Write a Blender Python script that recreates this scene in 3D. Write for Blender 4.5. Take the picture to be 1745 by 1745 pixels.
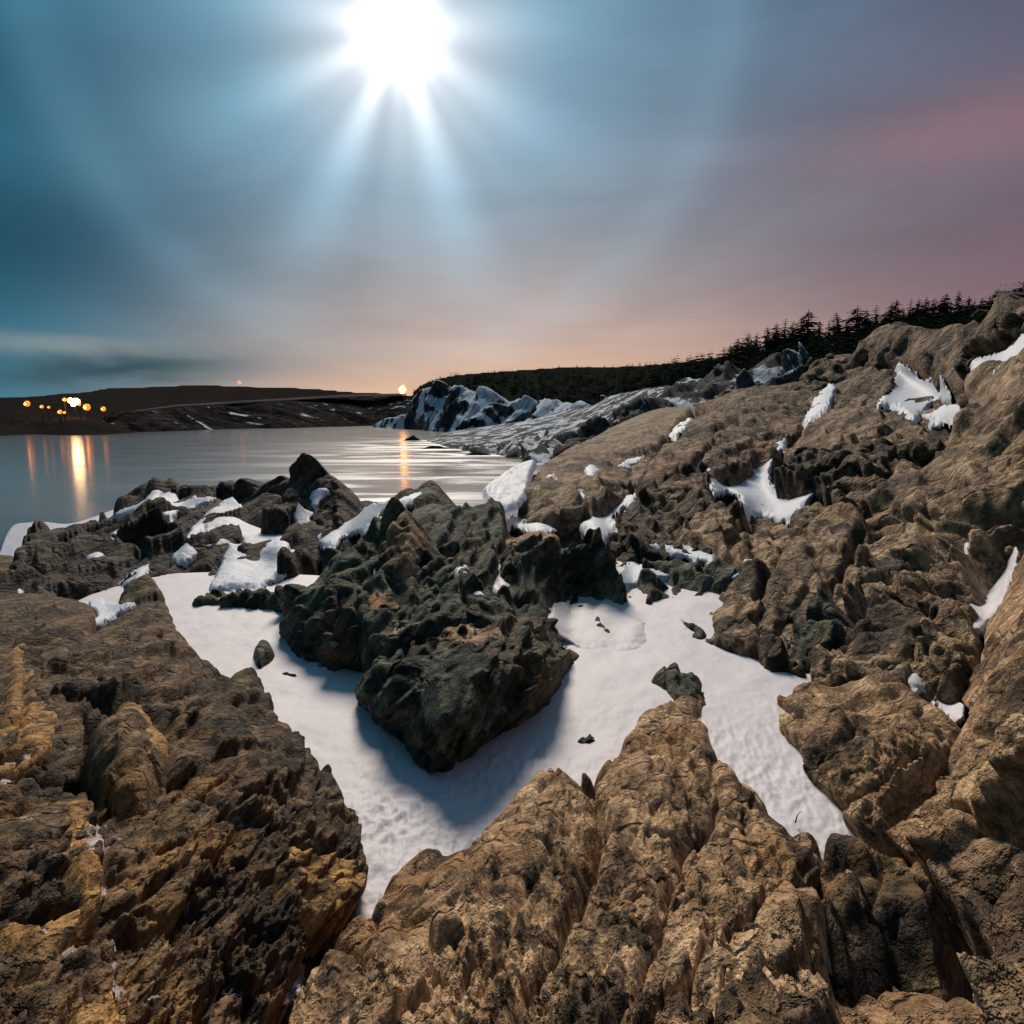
import bpy, math, random
import numpy as np
from mathutils import Vector
R = math.radians
random.seed(4)
for o in list(bpy.data.objects): bpy.data.objects.remove(o)
scene = bpy.context.scene
COL = scene.collection

# ------------------------------------------------------------------ camera
F, CX, CY = 1180.0, 872.5, 872.5            # focal length and centre in photograph pixels
HORIZON = 715.0
PITCH = math.atan((CY - HORIZON) / F)
CAMZ = 12.0                                  # metres above the sea
cam_d = bpy.data.cameras.new('camera')
cam_d.sensor_width = 36.0
cam_d.lens = 36.0 * F / 1745.0
cam_d.clip_start = 0.05
cam_d.clip_end = 60000
cam = bpy.data.objects.new('camera', cam_d)
cam.location = (0, 0, CAMZ)
cam.rotation_euler = (math.pi / 2 - PITCH, 0, 0)
COL.objects.link(cam)
scene.camera = cam
SP, CP = math.sin(PITCH), math.cos(PITCH)

def ray(px, py):
    """direction through a photograph pixel, scaled so that its y component is 1"""
    u = (np.asarray(px, float) - CX) / F
    v = (np.asarray(py, float) - CY) / F
    dy = CP - v * SP
    dz = -(SP + v * CP)
    return u / dy, dz / dy
def at(px, py, Y):
    x, z = ray(px, py)
    return np.stack([x * Y, np.ones_like(x) * Y, CAMZ + z * Y], -1)
def project(P):
    X, Y, Z = P[..., 0], P[..., 1], P[..., 2] - CAMZ
    depth = Y * CP - Z * SP
    up = Y * SP + Z * CP
    return CX + F * X / depth, CY - F * up / depth
def g(px, py, h):
    """control point on a level h metres below the eye"""
    x, z = ray(px, py)
    return (px, py, float(-h / z))

# ------------------------------------------------------------------ world: moonlit sky through thin cloud
mx, mz = ray(680, 50)
MOON = Vector((float(mx), 1.0, float(mz))).normalized()
M_EL = math.asin(MOON.z)
M_AZ = math.atan2(MOON.x, MOON.y)

world = bpy.data.worlds.new('World')
scene.world = world
world.use_nodes = True
wt = world.node_tree
wt.nodes.clear()

class NT:
    """small helper for building node trees from expressions"""
    def __init__(s, tree): s.t = tree
    def node(s, kind, **kw):
        n = s.t.nodes.new(kind)
        for k, v in kw.items(): setattr(n, k, v)
        return n
    def put(s, sock, v):
        if isinstance(v, bpy.types.NodeSocket): s.t.links.new(v, sock)
        elif isinstance(v, (tuple, list)) and len(v) == 3 and sock.type == 'RGBA': sock.default_value = (*v, 1)
        else: sock.default_value = v
    def m(s, op, a, b=None, c=None, clamp=False):
        n = s.node('ShaderNodeMath', operation=op, use_clamp=clamp)
        s.put(n.inputs[0], a)
        if b is not None: s.put(n.inputs[1], b)
        if c is not None: s.put(n.inputs[2], c)
        return n.outputs[0]
    def mix(s, f, a, b, mode='MIX'):
        n = s.node('ShaderNodeMix', data_type='RGBA', blend_type=mode)
        n.clamp_factor = True
        s.put(n.inputs[0], f); s.put(n.inputs[6], a); s.put(n.inputs[7], b)
        return n.outputs[2]
    def rng(s, v, a, b, c=0.0, d=1.0, smooth=True):
        n = s.node('ShaderNodeMapRange', interpolation_type='SMOOTHSTEP' if smooth else 'LINEAR')
        s.put(n.inputs[0], v)
        for i, q in enumerate((a, b, c, d)): s.put(n.inputs[1 + i], q)
        return n.outputs[0]
    def noise(s, vec, scale, detail=4, rough=0.55, dist=0.0, out=0):
        n = s.node('ShaderNodeTexNoise')
        if vec is not None: s.t.links.new(vec, n.inputs['Vector'])
        s.put(n.inputs['Scale'], scale); s.put(n.inputs['Detail'], detail)
        s.put(n.inputs['Roughness'], rough); s.put(n.inputs['Distortion'], dist)
        return n.outputs[out]
    def dot(s, vec, k):
        n = s.node('ShaderNodeVectorMath', operation='DOT_PRODUCT')
        s.t.links.new(vec, n.inputs[0]); n.inputs[1].default_value = k
        return n.outputs['Value']
    def xyz(s, x, y, z):
        n = s.node('ShaderNodeCombineXYZ')
        s.put(n.inputs[0], x); s.put(n.inputs[1], y); s.put(n.inputs[2], z)
        return n.outputs[0]

W = NT(wt)
tc = W.node('ShaderNodeTexCoord').outputs['Generated']
sep = W.node('ShaderNodeSeparateXYZ'); wt.links.new(tc, sep.inputs[0])
dx, dy, dz = sep.outputs
el = W.m('ARCSINE', dz)
az = W.m('ARCTAN2', dx, dy)
up = W.m('MAXIMUM', el, 0.0)
side = W.m('ADD', dx, 0.0)
def gauss(az0, el0, wa, we, tilt=0.0, wob=None):
    a = W.m('SUBTRACT', az, az0); e = W.m('SUBTRACT', el, el0)
    c, s_ = math.cos(tilt), math.sin(tilt)
    p = W.m('DIVIDE', W.m('ADD', W.m('MULTIPLY', a, c), W.m('MULTIPLY', e, s_)), wa)
    q = W.m('DIVIDE', W.m('SUBTRACT', W.m('MULTIPLY', e, c), W.m('MULTIPLY', a, s_)), we)
    if wob is not None: q = W.m('ADD', q, wob)
    r2 = W.m('ADD', W.m('MULTIPLY', p, p), W.m('MULTIPLY', q, q))
    return W.m('EXPONENT', W.m('MULTIPLY', r2, -1.0))
def sky_ae(px, py):
    x, z = ray(px, py)
    v = Vector((float(x), 1.0, float(z))).normalized()
    return math.atan2(v.x, v.y), math.asin(v.z)
# colour of the high sky from west to east and the glow over the horizon
f1 = W.rng(side, -0.62, -0.06)
f2 = W.rng(side, 0.08, 0.66)
high = W.mix(f2, W.mix(f1, (0.0, 0.082, 0.150), (0.068, 0.172, 0.265)), (0.060, 0.062, 0.105))
low = W.mix(f2, W.mix(f1, (0.040, 0.160, 0.220), (0.86, 0.48, 0.27)), (0.42, 0.215, 0.215))
hz = W.m('EXPONENT', W.m('DIVIDE', up, -0.155))
base = W.mix(hz, high, low)
# thin cloud: broad soft bands drawn out along the wind
cv = W.xyz(W.m('MULTIPLY', az, 1.3), W.m('MULTIPLY', el, 5.0), W.m('MULTIPLY', az, el))
cn = W.noise(cv, 1.6, 4, 0.5, 0.4)
cn2 = W.noise(cv, 6.0, 3, 0.5, 0.6)
band = W.m('ADD', W.rng(cn, 0.3, 0.7, 0.88, 1.14), W.m('MULTIPLY', W.m('SUBTRACT', cn2, 0.5), 0.12))
base = W.mix(1.0, base, band, 'MULTIPLY')
a0, e0 = sky_ae(1690, 215)
base = W.mix(W.m('MULTIPLY', gauss(a0, e0, 0.22, 0.042, 0.02), 0.45), base, (0.32, 0.165, 0.18))
a0, e0 = sky_ae(170, 596)
base = W.mix(W.m('MULTIPLY', gauss(a0, e0, 0.15, 0.012, -0.05, W.m('MULTIPLY', W.m('SUBTRACT', cn2, 0.5), 1.8)), 0.8), base, (0.24, 0.28, 0.28))
a0, e0 = sky_ae(205, 628)
base = W.mix(W.m('MULTIPLY', gauss(a0, e0, 0.15, 0.019, 0.06, W.m('MULTIPLY', W.m('SUBTRACT', cn2, 0.5), 1.8)), 1.0), base, (0.022, 0.058, 0.080))
a0, e0 = sky_ae(10, 400)
base = W.mix(W.m('MULTIPLY', gauss(a0, e0, 0.17, 0.07, 0.2), 0.75), base, (0.002, 0.045, 0.075))
# the moon behind the cloud: aureole, faint halo, bright rays painted around it at set angles
cosang = W.dot(tc, tuple(MOON))
ang = W.m('ARCCOSINE', W.m('MINIMUM', cosang, 1.0))
pa = W.m('MULTIPLY', W.m('SUBTRACT', az, M_AZ), math.cos(M_EL)); pe = W.m('SUBTRACT', el, M_EL)
rr = W.m('MAXIMUM', W.m('SQRT', W.m('ADD', W.m('MULTIPLY', pa, pa), W.m('MULTIPLY', pe, pe))), 0.001)
ux, uy = W.m('DIVIDE', pa, rr), W.m('DIVIDE', pe, rr)
rays = 0.0
for deg, kk, amp in ((-116, 60, 1.0), (-73, 50, 1.05), (-93, 90, 0.4), (-134, 120, 0.3), (-152, 46, 0.85), (176, 26, 0.6), (-32, 34, 0.65), (-52, 120, 0.3), (4, 24, 0.5), (60, 10, 0.5), (125, 10, 0.5)):
    cs = W.m('ADD', W.m('MULTIPLY', ux, math.cos(R(deg))), W.m('MULTIPLY', uy, math.sin(R(deg))))
    rays = W.m('ADD', rays, W.m('MULTIPLY', W.m('EXPONENT', W.m('MULTIPLY', W.m('SUBTRACT', cs, 1.0), float(kk))), amp))
def fall(a, w): return W.m('EXPONENT', W.m('DIVIDE', a, -w))
core = W.m('MULTIPLY', W.m('EXPONENT', W.m('MULTIPLY', W.m('POWER', W.m('DIVIDE', ang, R(2.2)), 2.0), -1.0)), 1.8)
aur = W.m('MULTIPLY', fall(ang, R(5.0)), W.m('ADD', 0.42, W.m('MULTIPLY', rays, 0.75)))
wide = W.m('MULTIPLY', W.m('EXPONENT', W.m('MULTIPLY', W.m('POWER', W.m('DIVIDE', ang, R(14)), 2.0), -1.0)), W.m('ADD', 0.05, W.m('MULTIPLY', rays, 0.30)))
hd = W.m('DIVIDE', W.m('SUBTRACT', ang, R(22.0)), R(1.9))
halo = W.m('MULTIPLY', W.m('EXPONENT', W.m('MULTIPLY', W.m('MULTIPLY', hd, hd), -1.0)), 0.050)
glow = W.m('ADD', W.m('ADD', core, aur), W.m('ADD', wide, halo))
gcol = W.mix(1.0, W.mix(W.rng(ang, R(3), R(13)), (1.0, 1.0, 1.0), (0.40, 0.80, 1.0)), glow, 'MULTIPLY')
skyc = W.mix(1.0, base, gcol, 'ADD')
nish = W.node('ShaderNodeTexSky', sky_type='NISHITA')
nish.sun_disc = False
nish.sun_elevation = M_EL + R(9)
nish.sun_rotation = M_AZ
nish.altitude = 10; nish.air_density = 1.0; nish.dust_density = 1.0
b1 = W.node('ShaderNodeBackground'); wt.links.new(nish.outputs[0], b1.inputs[0]); b1.inputs[1].default_value = 0.0015
b2 = W.node('ShaderNodeBackground'); wt.links.new(skyc, b2.inputs[0]); b2.inputs[1].default_value = 1.0
ad = W.node('ShaderNodeAddShader'); wt.links.new(b1.outputs[0], ad.inputs[0]); wt.links.new(b2.outputs[0], ad.inputs[1])
wo = W.node('ShaderNodeOutputWorld'); wt.links.new(ad.outputs[0], wo.inputs[0])

# ------------------------------------------------------------------ the moon as the one sun lamp, and the exposure
sun_d = bpy.data.lights.new('moon', 'SUN')
sun_d.energy = 3.7
sun_d.angle = R(18.0)
sun_d.color = (1.0, 0.87, 0.72)
sun = bpy.data.objects.new('moon', sun_d)
LIGHT = Vector((math.sin(M_AZ) * math.cos(M_EL + R(9)), math.cos(M_AZ) * math.cos(M_EL + R(9)), math.sin(M_EL + R(9))))   # lamp raised above the moon's disc to shorten the shadows
sun.rotation_euler = (-LIGHT).to_track_quat('-Z', 'Y').to_euler()
sun.location = (0, 0, 60)
COL.objects.link(sun)
scene.view_settings.view_transform = 'Standard'
scene.view_settings.look = 'None'
scene.view_settings.exposure = 0.17
scene.view_settings.gamma = 1.0
scene.view_settings.use_curve_mapping = False
scene.cycles.max_bounces = 5
scene.cycles.diffuse_bounces = 2
scene.cycles.use_adaptive_sampling = True
scene.cycles.adaptive_threshold = 0.02
scene.cycles.sample_clamp_indirect = 4.0

# ------------------------------------------------------------------ numpy noise
def _hash(ix, iy, iz, seed):
    h = (ix.astype(np.int64) * 374761393 + iy.astype(np.int64) * 668265263 + iz.astype(np.int64) * 2147483647 + seed * 1274126177) & 0xFFFFFFFF
    h = ((h ^ (h >> 13)) * 1274126177) & 0xFFFFFFFF
    h = ((h ^ (h >> 16)) * 2246822519) & 0xFFFFFFFF
    return (h ^ (h >> 15)) & 0xFFFFFF
_rs = np.random.RandomState(7)
_gr = _rs.normal(size=(262144, 3)); _gr /= np.linalg.norm(_gr, axis=1)[:, None]; _gr = np.ascontiguousarray(_gr.astype(np.float32))
_rn = _rs.rand(262144, 4).astype(np.float32)
def perlin(P, seed=0):
    P = np.asarray(P, np.float32) + np.float32((seed * 7.31) % 41.0)
    i = np.floor(P); f = P - i; i = i.astype(np.int32) & 63
    u = f * f * f * (f * (f * 6 - 15) + 10)
    ix = (i[:, 0] << 12, ((i[:, 0] + 1) & 63) << 12); iy = (i[:, 1] << 6, ((i[:, 1] + 1) & 63) << 6); iz = (i[:, 2], (i[:, 2] + 1) & 63)
    out = 0
    for a in (0, 1):
        wx = u[:, 0] if a else 1 - u[:, 0]
        for b in (0, 1):
            wxy = wx * (u[:, 1] if b else 1 - u[:, 1])
            for c in (0, 1):
                gv = _gr[ix[a] + iy[b] + iz[c]]
                d = gv[:, 0] * (f[:, 0] - a) + gv[:, 1] * (f[:, 1] - b) + gv[:, 2] * (f[:, 2] - c)
                out = out + wxy * (u[:, 2] if c else 1 - u[:, 2]) * d
    return out * 1.5
def fbm(P, octv=4, seed=0, gain=0.5, ridge=False):
    s = 0; a = 1.0; t = 0
    for k in range(octv):
        n = perlin(P * (2.03 ** k), seed + k * 17)
        if ridge: n = 0.5 - 2 * np.abs(n)
        s = s + a * n; t += a; a *= gain
    return s / t
def facets(P, seed=0, tilt=1.05):
    """broken plates: every Voronoi cell is a tilted plane of its own, standing proud or back; returns height and distance to the joint"""
    P = np.asarray(P, np.float32) + np.float32((seed * 5.17) % 37.0)
    i = np.floor(P).astype(np.int32)
    h = np.zeros(len(P), np.float32); f1 = np.full(len(P), 9, np.float32); f2 = f1.copy()
    for a in (-1, 0, 1):
        for b in (-1, 0, 1):
            for c in (-1, 0, 1):
                j = (((i[:, 0] + a) & 63) << 12) + (((i[:, 1] + b) & 63) << 6) + ((i[:, 2] + c) & 63)
                r = _rn[j]; gv = _gr[j]
                dx = P[:, 0] - (i[:, 0] + a) - r[:, 0]; dy = P[:, 1] - (i[:, 1] + b) - r[:, 1]; dz = P[:, 2] - (i[:, 2] + c) - r[:, 2]
                q = dx * dx + dy * dy + dz * dz
                nb = q < f1
                h = np.where(nb, tilt * (gv[:, 0] * dx + gv[:, 1] * dy + gv[:, 2] * dz) + 0.75 * (r[:, 3] - 0.5), h)
                f2 = np.minimum(f2, np.maximum(f1, q)); f1 = np.minimum(f1, q)
    return h, np.sqrt(f2) - np.sqrt(f1)
def unit(v): v = np.array(v, float); return v / np.linalg.norm(v)
# the beds of the rock stand steeply and run up to the right, away from the sea
BED_N = unit((-0.80, 0.10, 0.60))
BED_T = unit(np.cross(BED_N, (0, 1, 0)))
BED_S = np.cross(BED_N, BED_T)
def bed_frame(P, n=None):
    n = BED_N if n is None else unit(n)
    t = unit(np.cross(n, (0, 1, 0))); s = np.cross(n, t)
    return P @ n, P @ t, P @ s

# ------------------------------------------------------------------ relief bodies: rock masses traced and set at their own distance
def smooth_poly(pts, per=6.0):
    """closed outline resampled with a light Catmull-Rom"""
    p = np.array(pts, float); n = len(p); out = []
    for i in range(n):
        p0, p1, p2, p3 = p[i - 1], p[i], p[(i + 1) % n], p[(i + 2) % n]
        k = 3
        for j in range(k):
            t = j / k
            out.append(0.5 * (2 * p1 + (p2 - p0) * t + (2 * p0 - 5 * p1 + 4 * p2 - p3) * t * t + (3 * p1 - p0 - 3 * p2 + p3) * t ** 3))
    return np.array(out)
def seg_dist(X, Y, A, B):
    d = B - A; L = d @ d + 1e-9
    t = np.clip(((X - A[0]) * d[0] + (Y - A[1]) * d[1]) / L, 0, 1)
    return np.hypot(X - A[0] - t * d[0], Y - A[1] - t * d[1])
def signed(X, Y, poly):
    D = np.full(X.shape, 1e9); inside = np.zeros(X.shape, bool)
    n = len(poly)
    for i in range(n):
        A, B = poly[i], poly[(i + 1) % n]
        D = np.minimum(D, seg_dist(X, Y, A, B))
        if A[1] != B[1]:
            c = (A[1] > Y) != (B[1] > Y)
            inside ^= c & (X < (B[0] - A[0]) * (Y - A[1]) / (B[1] - A[1]) + A[0])
    return np.where(inside, D, -D)
def poly_dist(X, Y, line):
    D = np.full(X.shape, 1e9)
    for i in range(len(line) - 1): D = np.minimum(D, seg_dist(X, Y, np.array(line[i], float), np.array(line[i + 1], float)))
    return D
def inv_depth(ctrl):
    """1/Y over the picture: affine for a plane, thin plate through further points"""
    c = np.array(ctrl, float); x = (c[:, 0] - CX) / 500; y = (c[:, 1] - CY) / 500; v = 1 / c[:, 2]
    n = len(c)
    A = np.stack([np.ones(n), x, y], 1)
    if n <= 3:
        co = np.linalg.lstsq(A, v, rcond=None)[0]
        return lambda X, Y: co[0] + co[1] * (X - CX) / 500 + co[2] * (Y - CY) / 500
    K = lambda r2: np.where(r2 > 1e-12, 0.5 * r2 * np.log(r2 + 1e-12), 0)
    M = np.zeros((n + 3, n + 3))
    M[:n, :n] = K((x[:, None] - x) ** 2 + (y[:, None] - y) ** 2) + np.eye(n) * 0.002
    M[:n, n:] = A; M[n:, :n] = A.T
    sol = np.linalg.solve(M, np.concatenate([v, np.zeros(3)]))
    lo, hi = v.min() * 0.6, v.max() * 1.5
    def f(X, Y):
        X = (X - CX) / 500; Y = (Y - CY) / 500
        s = sol[n] + sol[n + 1] * X + sol[n + 2] * Y
        for i in range(n): s = s + sol[i] * K((X - x[i]) ** 2 + (Y - y[i]) ** 2)
        return np.clip(s, lo, hi)
    return f

ZC = 3.0; Z0 = -260; ZN = 760
ZBUF = np.zeros((ZN, ZN))
def splat(P):
    px, py = project(P)
    ix = ((px - Z0) / ZC).astype(int); iy = ((py - Z0) / ZC).astype(int)
    ok = (ix >= 0) & (iy >= 0) & (ix < ZN) & (iy < ZN) & (P[:, 1] > 0.3)
    np.maximum.at(ZBUF, (iy[ok], ix[ok]), 1 / P[ok, 1])
def build(name, V, faces, mat, base=None, smooth=True, parent=None):
    me = bpy.data.meshes.new(name)
    if base is None: base = np.array([V[:, 0].mean(), V[:, 1].mean(), V[:, 2].min()])
    me.vertices.add(len(V)); me.vertices.foreach_set('co', (V - base).astype(np.float32).ravel())
    nf, k = faces.shape
    me.loops.add(nf * k); me.loops.foreach_set('vertex_index', faces.astype(np.int32).ravel())
    me.polygons.add(nf); me.polygons.foreach_set('loop_start', np.arange(0, nf * k, k, dtype=np.int32))
    me.polygons.foreach_set('use_smooth', np.full(nf, smooth))
    me.update(); me.validate()
    if mat: me.materials.append(mat)
    o = bpy.data.objects.new(name, me); o.location = base
    COL.objects.link(o)
    if parent: o.parent = parent; o.location = Vector(base) - parent.location
    return o
def tag(o, label=None, cat=None, group=None, kind=None):
    for k, v in (('label', label), ('category', cat), ('group', group), ('kind', kind)):
        if v: o[k] = v
    return o
def grid_faces(keep):
    ny, nx = keep.shape
    idx = -np.ones((ny, nx), int)
    cell = keep[:-1, :-1] & keep[1:, :-1] & keep[:-1, 1:] & keep[1:, 1:]
    used = np.zeros_like(keep)
    used[:-1, :-1] |= cell; used[1:, :-1] |= cell; used[:-1, 1:] |= cell; used[1:, 1:] |= cell
    idx[used] = np.arange(used.sum())
    j, i = np.nonzero(cell)
    q = np.stack([idx[j, i], idx[j + 1, i], idx[j + 1, i + 1], idx[j, i + 1]], 1)
    return used, q

NV = 0
def relief(name, outline, ctrl, mat, L=1.0, a_str=0.10, a_fac=0.16, a_fbm=0.05, edge=26, drop=0.35, jag=4.0, step=2.2,
           margin=16, steep=4.0, bulge=0.0, bulge_r=120, cracks=(), seed=0, bed=None, zb=True, normal=None, terr=4.0, fac_freq=1.0, sink=0.0, sy=None, joint=0.05):
    """solid rock mass: front surface through ctrl, rounded and plunging past its outline, displaced by bedding, blocks and fine noise"""
    global NV
    poly = smooth_poly(outline)
    lo = poly.min(0) - margin - step; hi = poly.max(0) + margin + step
    xs = np.arange(lo[0], hi[0], step); ys = np.arange(lo[1], hi[1], sy or step)
    X, Y = np.meshgrid(xs, ys)
    sd = signed(X, Y, poly)
    near = sd > -margin - 2 * step
    f = inv_depth(ctrl)
    D = 1 / np.maximum(f(X, Y), 1e-5)
    P = at(X, Y, D)
    # mean normal of the traced surface, towards the camera
    gx = np.gradient(P, axis=1); gy = np.gradient(P, axis=0)
    nrm = np.cross(gx, gy); nrm /= np.linalg.norm(nrm, axis=2)[..., None] + 1e-12
    m_in = sd > 0
    nm = nrm[m_in].mean(0); nm /= np.linalg.norm(nm)
    if normal is not None: nm = unit(normal)
    if nm @ (np.array([0, 0, CAMZ]) - P[m_in].mean(0)) < 0: nm = -nm
    keepf = near.ravel()
    p = P.reshape(-1, 3)[keepf]; s = sd.ravel()[keepf]; xx = X.ravel()[keepf]; yy = Y.ravel()[keepf]
    px_m = (D.ravel()[keepf]) / F
    q = p / L
    a, b, c = bed_frame(q, bed)
    An = np.stack([a * 2.4, b * 0.7, c * 0.9], 1)
    # uneven outline, following the beds
    sp = np.maximum(np.linalg.norm(gx, axis=2), np.linalg.norm(gy, axis=2)).ravel()[keepf]     # metres between samples
    def att(lam): return np.clip(lam / (2.2 * sp) - 0.5, 0, 1)
    s = s + jag * (1.3 * perlin(An * 2.2, seed + 3) * att(L / 5) + 0.7 * perlin(q * 7.0, seed + 4) * att(L / 7))
    w = np.zeros(len(p))
    # bedding: layers that stand proud of one another by different amounts
    t = a * terr + 1.1 * perlin(q * 0.9, seed + 11) + 0.35 * perlin(q * 3.1, seed + 12)
    k = np.floor(t); fr = t - k
    k0 = (_hash(k.astype(np.int64), np.zeros(len(k), np.int64), np.zeros(len(k), np.int64), seed + 31) & 1023) / 1023.
    k1 = (_hash(k.astype(np.int64) + 1, np.zeros(len(k), np.int64), np.zeros(len(k), np.int64), seed + 31) & 1023) / 1023.
    e = np.clip((fr - 0.80) / 0.20, 0, 1); e = e * e * (3 - 2 * e)
    saw = lambda f_: np.minimum(f_ / 0.14, (1 - f_) / 0.86)          # each bed dips gently one way and breaks off steeply the other
    strat = 0.8 * (k0 * (1 - e) + k1 * e - 0.5) + 0.75 * (saw(fr) - 0.5)
    fade = 0.45 + 1.1 * np.clip(perlin(q * 0.6, seed + 40) + 0.3, 0, 1)
    w += a_str * L * strat * fade * att(0.7 * L / terr)
    t2 = a * terr * 3.9 + 1.4 * perlin(q * 2.3, seed + 13) + 0.5 * perlin(q * 7, seed + 14)
    w += a_str * L * 0.26 * (saw(t2 - np.floor(t2)) - 0.5) * (0.3 + 1.4 * np.clip(perlin(q * 1.9, seed + 41) + 0.3, 0, 1)) * att(0.25 * L / terr)
    w += a_str * L * 0.2 * fbm(np.stack([a * 8, b * 1.6, c * 1.6], 1), 2, seed + 50, ridge=True) * att(L / 12)
    if a_fac:
        wp = np.stack([perlin(q * 3, seed + 61), perlin(q * 3, seed + 62), perlin(q * 3, seed + 63)], 1)
        h1, e1 = facets(np.stack([a * 2.2, b * 0.8, c * 0.9], 1) * fac_freq + 0.25 * wp, seed + 60)
        h2, e2 = facets(np.stack([a * 6.0, b * 2.2, c * 2.5], 1) * fac_freq + 0.4 * wp, seed + 70)
        h3, e3 = facets(np.stack([a * 17, b * 6.5, c * 7.0], 1) * fac_freq + 0.6 * wp, seed + 77)
        w += a_fac * L * (0.95 * h1 * att(L / 3) + 0.42 * h2 * att(L / 7) + 0.15 * h3 * att(L / 18))
        jm = np.clip(0.5 + 1.6 * perlin(q * 1.1, seed + 95), 0, 1)       # joints open in places only
        w -= joint * L * (np.exp(-(e1 / 0.045) ** 2) * att(L / 9) + 0.55 * jm * np.exp(-(e2 / 0.05) ** 2) * att(L / 18) + 0.22 * jm * np.exp(-(e3 / 0.07) ** 2) * att(L / 40))
    for line, width, depth in cracks:
        d = poly_dist(xx, yy, line) + 2.0 * perlin(q * 6, seed + 90)
        w -= depth * np.exp(-np.clip(d / width, -3, 3) ** 2)
    if bulge: w += bulge * (1 - np.exp(-np.clip(s, 0, None) / bulge_r))
    wg = np.zeros(X.size); wg[keepf] = w; wm = keepf.astype(float).reshape(X.shape); wg = wg.reshape(X.shape)
    def bin3(A, n):
        for _ in range(n):
            A = np.pad(A, 1, mode='edge'); A = (A[:-2] + 2 * A[1:-1] + A[2:]) / 4; A = (A[:, :-2] + 2 * A[:, 1:-1] + A[:, 2:]) / 4
        return A
    w = (bin3(wg, 1) / np.maximum(bin3(wm, 1), 1e-6)).ravel()[keepf]
    rg = 0.5 + 0.9 * np.clip(perlin(q * 1.7, seed + 89) + 0.45, 0, 1)
    w += a_fbm * L * (0.35 * fbm(q * 2.5, 3, seed + 80, 0.55) * att(L / 4) + 0.75 * rg * fbm(np.stack([a * 15, b * 6, c * 6], 1), 3, seed + 85, 0.6, ridge=True) * att(L / 22)
                     + 0.34 * rg * fbm(q * 30, 2, seed + 87, 0.6) * att(L / 50))
    w *= np.clip(1 + s / (0.7 * margin), 0.15, 1)
    tt = 1 - np.clip(s / (0.6 * edge), 0, 1)
    w -= 0.42 * drop * L * tt ** 1.6
    w -= np.clip(-s, 0, None) * px_m * steep + sink
    V = p + nm * w[:, None]
    full = np.zeros((X.size, 3)); full[keepf] = V
    sdf = np.full(X.size, -1e9); sdf[keepf] = s
    keep = (sdf > -margin).reshape(X.shape)
    used, faces = grid_faces(keep)
    V = full.reshape(*X.shape, 3)[used]
    NV += len(V)
    if zb:
        splat(V)
    return build(name, V, faces, mat)

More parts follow.
